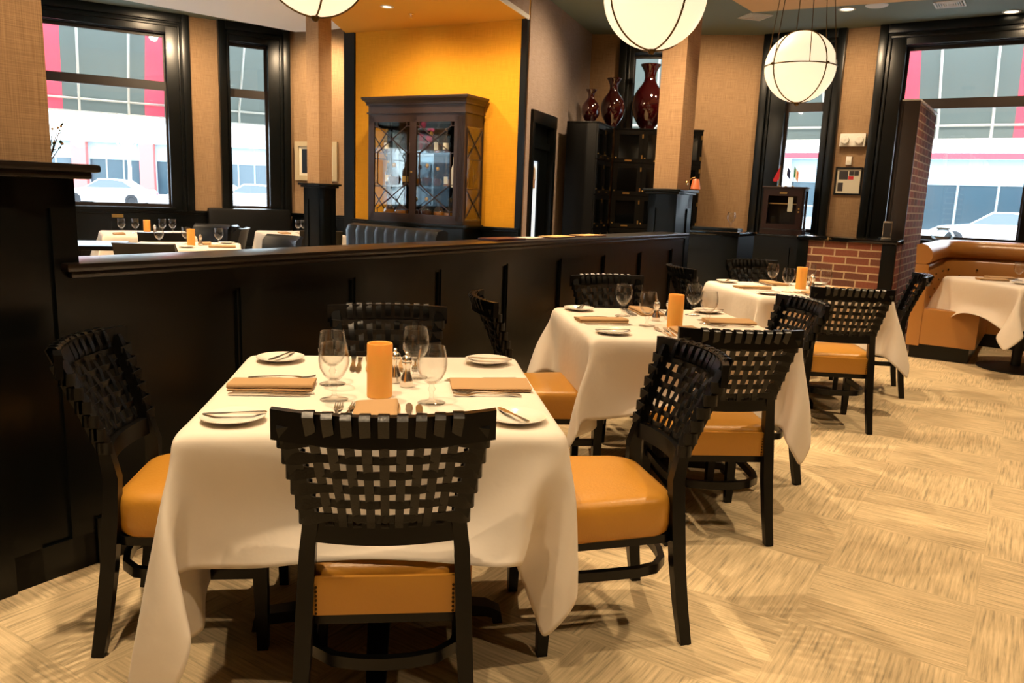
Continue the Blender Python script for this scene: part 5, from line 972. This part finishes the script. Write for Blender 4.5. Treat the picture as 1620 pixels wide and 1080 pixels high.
for k, (x, y, e) in enumerate(SPOTS):
    if k not in (): down(x, y, 3.519 if False else 3.559, 'recessed downlight in the ceiling over %s' % ['the partition by the middle table', 'the back room near the near pillar', 'the far end of the partition', 'the floor in front of the nearest table', 'the open floor right of the middle table', 'the floor before the orange booth', 'the space left of the camera', 'the booth table', 'the open floor at the near right'][k])
def vent(x, y, z, rz, label):
    o = thing('ceiling_vent', label, 'vent', (x, y, z), R(rz), 'square ceiling vents'); b = MB()
    for s in (-1, 1): b.box(s*.15-.015*(s > 0)-.0, s*.15+.015*(s < 0), -.15, .15, -.012, 0).box(-.15, .15, s*.15-.015*(s > 0), s*.15+.015*(s < 0), -.012, 0)
    b.out('frame', 'white_plastic', o, smooth=0)
    b = MB()
    for k in range(1, 6):
        q = .135-k*.022
        for s in (-1, 1): b.box(s*q-.004, s*q+.004, -q, q, -.014, -.002).box(-q, q, s*q-.004, s*q+.004, -.014, -.002)
    b.out('louvres', 'white_plastic', o, smooth=0)
vent(2.78, 10.05, 3.559, 15, 'square white ceiling vent left of the whole globe pendant')
vent(4.62, 9.12, 3.559, -34, 'square white ceiling vent above the right window')
o = thing('ceiling_speaker', 'round white disc in the ceiling at upper right', 'speaker', (3.91, 9.31, 3.559)); MB().lathe([(0, -.014), (.10, -.014), (.118, -.006), (.12, 0), (0, 0)], 32).out('grille', 'white_plastic', o)
for x, y, z, l_ in ((-1.21, 8.92, 3.2, 'small sprinkler head in the yellow lowered ceiling'), (3.50, 9.29, 3.559, 'small sprinkler head in the ceiling at upper right')):
    o = thing('sprinkler_head', l_, 'sprinkler', (x, y, z), 0, 'sprinkler heads'); MB().lathe([(.03, 0), (.03, -.006), (.01, -.008), (.008, -.03)], 16).out('collar', 'steel', o); MB().lathe([(0, -.04), (.018, -.04), (.018, -.043), (0, -.043)], 12).out('deflector', 'steel', o)

# ================= things on the right window wall =================
o = thing('emergency_light', 'white emergency light box with two lamps between the right windows', 'lamp', tuple(fr(PBW, TB, 1.265, 0, 2.19)), R(TB))
MB().box(-.155, .155, -.07, 0, -.08, .08, .012).out('housing', 'white_plastic', o)
for s in (-1, 1): MB().lathe([(.05, 0), (.052, .02), (.045, .035), (.03, .04), (0, .03)], 20, M=Matrix.Translation((s*.085, -.07, -.005)) @ Matrix.Rotation(R(90), 4, 'X')).out('lamp_head', 'white_plastic', o)
o = thing('wall_thermostat', 'small white sensor box on the wall above the framed clipping', 'sensor', tuple(fr(PBW, TB, 1.24, 0, 1.935)), R(TB)); MB().box(-.035, .035, -.035, 0, -.055, .05, .008).out('housing', 'white_plastic', o); MB().box(-.02, .02, -.037, -.034, -.03, .0).out('face', 'cream_mat', o)
o = thing('framed_clipping', 'black framed clipping with small photographs between the right windows', 'picture', tuple(fr(PBW, TB, 1.257, 0, 1.675)), R(TB))
fm = MB().box(-.165, -.145, -.022, 0, -.175, .175).box(.145, .165, -.022, 0, -.175, .175).box(-.145, .145, -.022, 0, .155, .175).box(-.145, .145, -.022, 0, -.175, -.155); fm.out('frame', 'black_wood', o, smooth=0)
sh = MB().box(-.145, .145, -.006, -.002, -.155, .155).out('sheet', 'cream_mat', o, smooth=0)
MB().box(-.12, -.01, -.008, -.006, .02, .13).box(.0, .06, -.008, -.006, .07, .13).box(.065, .12, -.008, -.006, .07, .13).out('photographs', 'photo_dark', o, smooth=0)
MB().box(-.005, .06, -.008, -.006, .02, .062).out('small_photograph', 'red_paint', o, smooth=0); MB().box(-.125, -.06, -.008, -.006, -.13, -.02).out('portrait_photograph', 'photo_dark', o, smooth=0)
# picture behind the back room column
o = thing('framed_picture', 'gilt framed dark picture on the wall behind the slim back room column', 'picture', (-2.96, 11.82, 1.715), R(TLR))
MB().box(-.37, -.30, -.04, 0, -.28, .28).box(.30, .37, -.04, 0, -.28, .28).box(-.30, .30, -.04, 0, .21, .28).box(-.30, .30, -.04, 0, -.28, -.21).out('frame', 'frame_gilt', o, smooth=0)
MB().box(-.30, .30, -.02, -.01, -.21, .21).out('mount', 'cream_mat', o, smooth=0); MB().box(-.25, .25, -.024, -.02, -.17, .17).out('print', 'art_blue', o, smooth=0)
# brass plate on the left wainscot
o = tag(MB().box(-.07, .07, -.004, 0, -.022, .022, .001).out('brass_plate', 'brass', None, tuple(fr(PL, TL, -.99, -.042, .86)), R(TL)), 'small brass plate on the dark panelling under the left window', 'plate')
# humidor cabinet before the middle right window
p = fr(PBW, TB, .62, -.27, 0); o = thing('console', 'low black panelled console below the narrow right window', 'cabinet', tuple(p), R(TB))
MB().box(-.62, .66, -.17, .17, 0, .93).box(-.62, .66, -.19, -.17, .80, .93).box(-.62, -.52, -.19, -.17, 0, .8).box(.0, .1, -.19, -.17, 0, .8).out('body', 'black_paint', o, smooth=0)
MB().box(-.64, .68, -.21, .17, .93, .955, .006).out('top_board', 'black_paint', o)
p = fr(PBW, TB, .565, -.30, .957); hm = thing('display_box', 'small mahogany glass fronted display box before the narrow right window', 'cabinet', tuple(p), R(TB+6))
b = MB().box(-.27, .27, -.15, .15, 0, .07, .006).box(-.26, .26, .13, .145, .07, .58).box(-.26, -.235, -.145, .13, .07, .58).box(-.26, .26, -.145, .145, .57, .60)
b.box(.235, .26, -.145, -.12, .07, .58).box(.235, .26, .105, .145, .07, .58); b.out('case', 'mahogany', hm, smooth=0)
MB().box(-.275, .275, -.16, .16, .60, .62, .005).out('lid', 'mahogany', hm)
d = MB().box(-.25, -.19, -.165, -.147, .075, .57).box(.17, .235, -.165, -.147, .075, .57).box(-.19, .17, -.165, -.147, .075, .14).box(-.19, .17, -.165, -.147, .50, .57).out('door', 'mahogany', hm, smooth=0)
MB().box(-.19, .17, -.158, -.155, .14, .50).out('pane', 'pane_glass', d, smooth=0)
for z in (.30, .34): MB().lathe([(0, 0), (.009, 0), (.011, .012), (0, .016)], 10, M=Matrix.Translation((.205, -.165, z)) @ Matrix.Rotation(R(90), 4, 'X')).out('knob', 'brass', d)
MB().box(-.05, .04, -.168, -.165, .525, .55).out('name_plate', 'brass', d, smooth=0)
MB().box(-.235, .235, -.12, .13, .395, .405).out('shelf', 'warm_tan', hm, smooth=0); MB().box(.242, .247, -.12, .105, .08, .57).out('side_pane', 'pane_glass', hm, smooth=0)
MB().box(.06, .12, -.154, -.152, .30, .49).out('paper_note', 'paper', hm, smooth=0)
for k in range(3):
    p = fr(PBW, TB, .46+k*.085, -.30+.02*k, 1.577); n_ = ('red', 'blue and red', 'green white and orange')[k]
    f = thing('table_flag', 'tiny %s flag on a stick on top of the mahogany display box' % n_, 'flag', tuple(p), R(TB), 'tiny flags on the display box'); f.scale = (1.35,)*3
    MB().lathe([(0, 0), (.016, 0), (.014, .008), (.003, .012), (.0025, .20), (0, .20)], 10).out('stick', 'brass', f)
    if k == 0: MB()._add([(0, 0, .19), (-.05, .01, .06), (-.012, 0, .05), (0, 0, .10)], [(0, 1, 2, 3)]); b = MB(); b.loft([[(0, 0, .195), (0, .002, .195), (-.004, .002, .07), (-.004, 0, .07)], [(-.035, .01, .13), (-.035, .012, .13), (-.03, .012, .045), (-.03, .01, .045)], [(-.06, 0, .07), (-.06, .002, .07), (-.058, .002, .05), (-.058, 0, .05)]]); b.out('cloth', 'flag_red', f)
    elif k == 1:
        b = MB(); b.loft([[(0, 0, .195), (0, .002, .195), (0, .002, .11), (0, 0, .11)], [(.03, .01, .15), (.03, .012, .15), (.028, .012, .07), (.028, .01, .07)]]); b.out('cloth', 'flag_blue', f)
    else:
        for q, m_ in enumerate(('flag_green', 'china', 'flag_orange')):
            a0, a1 = q*.014, q*.014+.014; b = MB(); b.loft([[(a0, .003*q, .195-a0*1.3), (a0, .003*q+.002, .195-a0*1.3), (a0, .003*q+.002, .10-a0*1.3), (a0, .003*q, .10-a0*1.3)], [(a1, .003*q+.003, .195-a1*1.3), (a1, .003*q+.005, .195-a1*1.3), (a1, .003*q+.005, .10-a1*1.3), (a1, .003*q+.003, .10-a1*1.3)]]); b.out('cloth', m_, f)

# ================= back dining room =================
def make_dark_chair():
    c = thing('upholstered_chair', 'x', 'chair')
    MB().loft([rrect(.25, .23, -.24, .25, z, s, .05) for z, s in ((.33, .97), (.35, 1), (.43, 1), (.455, .97), (.465, .85), (.47, .3))]).out('seat', 'black_leather', c, smooth=60)
    rg = []
    for k in range(13):
        u = -1+2*k/12; x = u*.24; y = -.25-.05*(1-u*u)
        rg.append([(x, y, .42), (x, y-.01, .60), (x*1.02, y-.055, .80), (x*1.03, y-.075, .835), (x*1.02, y-.04, .84), (x, y+.03, .78), (x, y+.05, .60), (x, y+.05, .42)])
    MB().loft(rg).out('backrest', 'black_leather', c, smooth=60)
    for sx in (-1, 1):
        MB().tube([(sx*.22, .21, .34), (sx*.215, .215, 0)], 0, flat=[(.045, .045), (.03, .03)], up=(0, 1, 0)).out('leg', 'black_wood', c)
        MB().tube([(sx*.21, -.22, .34), (sx*.215, -.27, 0)], 0, flat=[(.045, .045), (.03, .03)], up=(0, 1, 0)).out('leg', 'black_wood', c)
    return c
DC = make_dark_chair(); _fd = [True]
def dark(x, y, f, lab):
    if _fd[0]: _fd[0] = False; DC.location = (x, y, 0); DC.rotation_euler = (0, 0, R(f-90)); DC['label'] = lab; DC['group'] = 'black upholstered chairs in the back room'
    else: dup(DC, (x, y, 0), R(f-90), lab)
BTs = [((-4.15, 8.90), 30, 'the window side table in the back room', 'under the large left window'), ((-3.05, 7.35), 20, 'the round candle table in the back room', 'just beyond the partition'), ((-2.75, 10.1), 30, 'the far back room table behind the slim column', 'behind the slim column')]
for i, (P, rz, nm, wh) in enumerate(BTs):
    dup(TB_, (*P, 0), R(rz), 'black pedestal table %s' % wh, 'tables in the back room')
    cloth('B', 'tablecloth', P, R(rz), 'white tablecloth on the table %s' % wh, rot=R(90*i), group='white tablecloths in the back room')
def bset(P, rz, gobs, cand, naps, plates, nm):
    c, s = math.cos(R(rz)), math.sin(R(rz)); W = lambda x, y: (P[0]+x*c-y*s, P[1]+x*s+y*c)
    names = ['leftmost', 'second from left', 'second from right', 'rightmost'] if len(gobs) == 4 else (['leftmost', 'middle', 'rightmost'] if len(gobs) == 3 else ['left', 'right'])
    for k, (x, y) in enumerate(gobs): put('goblet', *W(x, y), ZT_, 0, 'clear goblet, %s of those on %s' % (names[k], nm))
    if cand:
        put('candle', *W(*cand), ZT_, 0, 'amber pillar candle on %s' % nm); put('shaker', *W(cand[0]+.08, cand[1]+.02), ZT_, 0, 'chrome shaker by the candle on %s' % nm)
    for k, (x, y) in enumerate(naps): put('napkin', *W(x, y), ZT_, R(rz+90*k), 'folded tan napkin, %s on %s' % (('nearer', 'farther')[k], nm))
    for k, (x, y) in enumerate(plates): put('plate', *W(x, y), ZT_, 0, 'white bread plate, %s on %s' % (('left', 'right')[k], nm))
bset(BTs[0][0], 30, [(-.26, -.08), (-.12, -.06), (.16, -.02), (.27, 0)], (-.01, -.14), [(-.30, -.30), (.25, -.3)], [(-.05, -.32), (.36, -.2)], BTs[0][2])
bset(BTs[1][0], 20, [(-.24, -.05), (-.02, .14), (.27, .05)], (.03, -.02), [(.14, .18), (.3, -.2)], [(.0, -.30), (.34, .30)], BTs[1][2])
bset(BTs[2][0], 30, [(-.02, .02), (.06, .06)], None, [(-.25, -.2), (.25, .1)], [(-.05, -.3), (.3, -.3)], BTs[2][2])
dark(-4.72, 8.35, 50, 'black leather chair beside the near pillar, left of the back room window table')
dark(-3.85, 9.65, -100, 'black leather chair between the back room window table and the window panelling')
dark(-3.5, 9.25, 190, 'black leather chair at the right end of the back room window table')
dark(-3.62, 8.20, 110, 'dark chair back between the window table and the candle table')
dark(-3.05, 6.72, 95, 'nearest black leather chair back just over the partition cap')
dark(-2.55, 7.95, -120, 'low curved dark chair back behind the round candle table')
dark(-3.15, 9.85, 20, 'black leather chair at the left of the far back room table')
dark(-2.38, 9.55, 110, 'black leather chair in front of the far back room table beside the slim column')
o = thing('bare_black_table', 'bare glossy black table top just beyond the near pillar', 'table', (-3.98, 7.15, 0), R(20))
MB().box(-.40, .40, -.35, .35, .72, .76, .006).out('table_top', 'black_wood', o); MB().lathe([(.25, 0), (.25, .02), (.04, .04), (.04, .70), (.15, .72)], 20).out('pedestal', 'dark_iron', o)
wb = thing('window_bench', 'high backed black leather bench under the narrow left window', 'bench', (*PL, 0), R(TL))
MB().box(.15, 1.30, -.22, -.09, .35, 1.0, .04).out('back', 'black_leather', wb, smooth=50); MB().box(.15, 1.30, -.68, -.18, .32, .46, .03).out('seat', 'black_leather', wb, smooth=50); MB().box(.18, 1.27, -.62, -.10, 0, .32).out('kick_base', 'black_paint', wb, smooth=0)
for i, (x, y, f) in enumerate(((2.75, 8.85, -30), (3.15, 8.70, 170))):
    dup(DC, (x, y, 0), R(f-90), ('dark chair behind the black counter, the one nearer the counter', 'dark chair just behind the low brick wall')[i], 'dark chairs behind the counter')

# ================= outside =================
tag(MB().prism([(-60, 8), (-9.2, 8.9), (-3.4, 12.3), (1, 11.95), (3.4, 11.45), (9, 7.7), (70, 10), (60, 95), (-60, 95)], -.12, -.02).out('street', 'asphalt', smooth=0), kind='structure')
def awning(n, sa, sb, stripes, bars, rails=2.52):
    P, th = WIN[n][0], WIN[n][1]; o = thing('awning', 'dark green street awning with red stripes outside %s' % {1: 'the wide left window', 2: 'the narrow left window', 3: 'the window behind the red vases', 4: 'the narrow right window', 5: 'the wide right window', 6: 'the far side window', 7: 'the near side window'}[n], 'awning', (*P, 0), R(th), 'shop window awnings')
    zt, zb, zv, yo, yi = 4.55, 2.50, 2.30, 1.4, .26
    cols = sorted(stripes)
    def strip(a, c, m_, nm):
        b = MB(); b.loft([[(a, yi, zt), (a, yi, zt+.006), (a, yo, zb+.006), (a, yo, zb)], [(c, yi, zt), (c, yi, zt+.006), (c, yo, zb+.006), (c, yo, zb)]]); b.box(a, c, yo, yo+.006, zv, zb+.004); b.out(nm, m_, o, smooth=0)
    x = sa
    for a, c in cols:
        if a > x: strip(x, a, 'awning_cloth', 'awning_panel')
        strip(a, c, 'awning_red', 'red_stripe'); x = c
    if x < sb: strip(x, sb, 'awning_cloth', 'awning_panel')
    for s in (sa, sb): MB().prism([(yi, zt), (yi, zv), (yo, zv), (yo, zb)], 0, .006, M=Matrix.Translation((s, 0, 0)) @ Matrix(((0, 0, 1, 0), (1, 0, 0, 0), (0, 1, 0, 0), (0, 0, 0, 1)))).out('side_panel', 'awning_cloth', o, smooth=0)
    b = MB(); r = .018
    for s in bars: b.tube([(s, yi, zt-.03), (s, yo-.02, zb-.02), (s, yo-.02, zv)], r, 6)
    b.tube([(sa, yo-.02, zb-.02), (sb, yo-.02, zb-.02)], r, 6); b.tube([(sa, yo-.02, zv), (sb, yo-.02, zv)], .012, 6)
    b.out('bars_and_light_seams', 'white_plastic', o)  # white bars also stand in for bright gaps between cloth panels
awning(1, -3.1, .12, [(-2.0, -1.53), (-.45, -.18)], [-2.6, -1.32, -.67, .0])
awning(2, .25, 1.75, [], [.40, .92, 1.6])
awning(3, .2, 1.6, [], [.35, .95, 1.5])
awning(4, -.1, 1.20, [], [-.02, .55, 1.1])
awning(6, 7.7, 10.8, [(8.4, 8.8)], [8.1, 9.3, 10.2]); awning(7, 3.9, 7.0, [(6.0, 6.4)], [4.6, 5.5])
awning(5, 1.30, 4.6, [(1.50, 1.79), (2.93, 3.3)], [1.42, 2.04, 2.68, 3.4, 4.2])
def facade(name, label, P, th, L, bays, H=11, zs=3.2, mats=('stone_white', 'pink_stone'), band=None):
    o = thing(name, label, 'building', (*P, 0), R(th)); bw = L/bays
    wl_ = MB().box(0, L, 0, 6, zs+.6, H); pk = MB(); 
    for k in range(bays+1): pk.box(k*bw-.45, k*bw+.45, -.05, .5, -.02, zs+.6)
    wl_.box(0, L, .4, 6, -.02, .5).box(0, L, 1.2, 6, .5, zs+.6)
    wl_.out('wall', mats[0], o, smooth=0); pk.out('piers', mats[1], o, smooth=0)
    if band: MB().box(0, L, -.12, 0, zs+.6, zs+.85).out('cornice_band', band, o, smooth=0)
    for k in range(bays):
        f = MB().box(k*bw+.45, (k+1)*bw-.45, .42, .52, zs-.5, zs+.6); x0, x1 = k*bw+.45, (k+1)*bw-.45
        for q in (0, .33, .66, 1): f.box(x0+(x1-x0-.08)*q, x0+(x1-x0-.08)*q+.08, .42, .5, .5, zs-.5)
        s_ = f.out('shop_front', 'shop_frame', o, smooth=0); MB().box(x0, x1, .46, .48, .5, zs-.5).out('glass', 'shop_glass', s_, smooth=0)
        MB().box(k*bw+bw*.3, k*bw+bw*.7, -.04, .02, zs+2.0, zs+4.0).out('upper_window', 'shop_frame', o, smooth=0)
    return o
facade('shop_building', 'pale stone shop building with pink piers across the street, seen through the left windows', (-37.5, 52), 8, 34, 8)
facade('shop_building', 'white shop building with red band across the street, seen through the right windows', (8, 42.5), -34, 34, 6, mats=('stone_white', 'stone_white'), band='red_paint', zs=3.0)
facade('shop_building', 'stone shop building outside the side windows, seen only mirrored in the display cabinet', (-24, -22), 97, 50, 10, mats=('stone_white', 'stone_white'))
def car(x, y, rz, paint, label, L=4.5, suv=False):
    o = thing('parked_car', label, 'car', (x, y, -.02), R(rz), 'parked cars across the street'); H = 1.7 if suv else 1.42; W = .88
    def body(prof, half, nm, m_, taper=None):
        b = MB(); n = len(prof); b.loft([[(px, s*(half if not taper else half-taper*max(0, (pz-.8)))-0, pz) for px, pz in prof] for s in (-1, -.96, .96, 1)] if False else [[(px, -half, pz) for px, pz in prof], [(px, half, pz) for px, pz in prof]]); return b.out(nm, m_, o, smooth=40)
    l = L/2
    bp2 = [(-l, .35), (-l, .75), (-l*.93, .92), (-l*.55, .97), (l*.42, .93), (l*.86, .82), (l, .66), (l, .35), (l*.8, .25), (-l*.9, .25)]
    b = MB(); b.loft([[(px, s*W*k, pz) for px, pz in bp2] for s, k in ((-1, .92), (-1, 1.0), (1, 1.0), (1, .92))][0:0] or [[(px*.97, -W, pz) for px, pz in bp2], [(px, -W*.9, pz*1.0) for px, pz in bp2], [(px, W*.9, pz) for px, pz in bp2], [(px*.97, W, pz) for px, pz in bp2]]); b.out('body', paint, o, smooth=45)
    cabp = [(-l*.72, .93), (-l*.45, H-.06), (-l*.2, H), (l*.1, H-.01), (l*.42, .93)] if not suv else [(-l*.9, .93), (-l*.82, H-.06), (-l*.5, H), (l*.15, H-.01), (l*.45, .93)]
    b = MB(); b.loft([[(px, s*(W*.95-(pz-.9)*.32), pz) for px, pz in cabp] for s in (-1, 1)]); cbn = b.out('cabin', paint, o, smooth=30)
    gl = [(px*.93+.0, .93+(pz-.93)*.86) for px, pz in cabp]
    b = MB(); b.loft([[(px, s*(W*.96-(pz-.9)*.30), pz+.02) for px, pz in gl] for s in (-1, 1)]); b.out('windows', 'car_glass', cbn, smooth=30)
    for sx in (-1, 1):
        for sy in (-1, 1): MB().lathe([(0, -.11), (.30, -.11), (.33, -.08), (.33, .08), (.30, .11), (.18, .11), (.16, .09), (0, .09)], 24, M=Matrix.Translation((sx*l*.62, sy*(W-.08), .34)) @ Matrix.Rotation(R(-90*sy), 4, 'X')).out('wheel', 'rubber', o)
    MB().box(-l-.01, -l+.05, -W*.85, -W*.5, .62, .78).box(-l-.01, -l+.05, W*.5, W*.85, .62, .78).box(-l+.1, -l+.5, -W-.01, -W+.02, .70, .78).out('tail_lamps', 'tail_red', o)
car(-21.6, 42.2, 188, 'car_white', 'white saloon car in the middle of the wide left window')
car(-26.6, 42.0, 190, 'car_grey', 'grey van like car at the left of the wide left window', 4.4, True)
car(-17.0, 44.5, 188, 'car_white', 'white car at the right edge of the wide left window')
car(-14.0, 42.0, 188, 'car_white', 'white car seen through the narrow left window')
car(18.2, 30.2, 150, 'car_white', 'white car outside the wide right window, low behind the booth')
car(12.3, 33.5, 150, 'car_grey', 'grey car outside the narrow right window')
o = thing('bare_street_tree', 'bare slender street tree across the street in the wide left window', 'tree', (-22.8, 47, 0)); b = MB(); rn = random.Random(5)
b.tube([(0, 0, 0), (.05, 0, 2), (.0, 0, 4)], [.14, .1, .08], 7)
for k in range(14): a = rn.uniform(0, 6.28); z = rn.uniform(2.4, 4); b.tube([(0, 0, z), (math.cos(a)*.6, math.sin(a)*.6, z+.9), (math.cos(a)*1.0, math.sin(a)*1.0, z+2.0)], [.05, .03, .012], 5)
b.out('trunk_and_branches', 'stone_white', o)
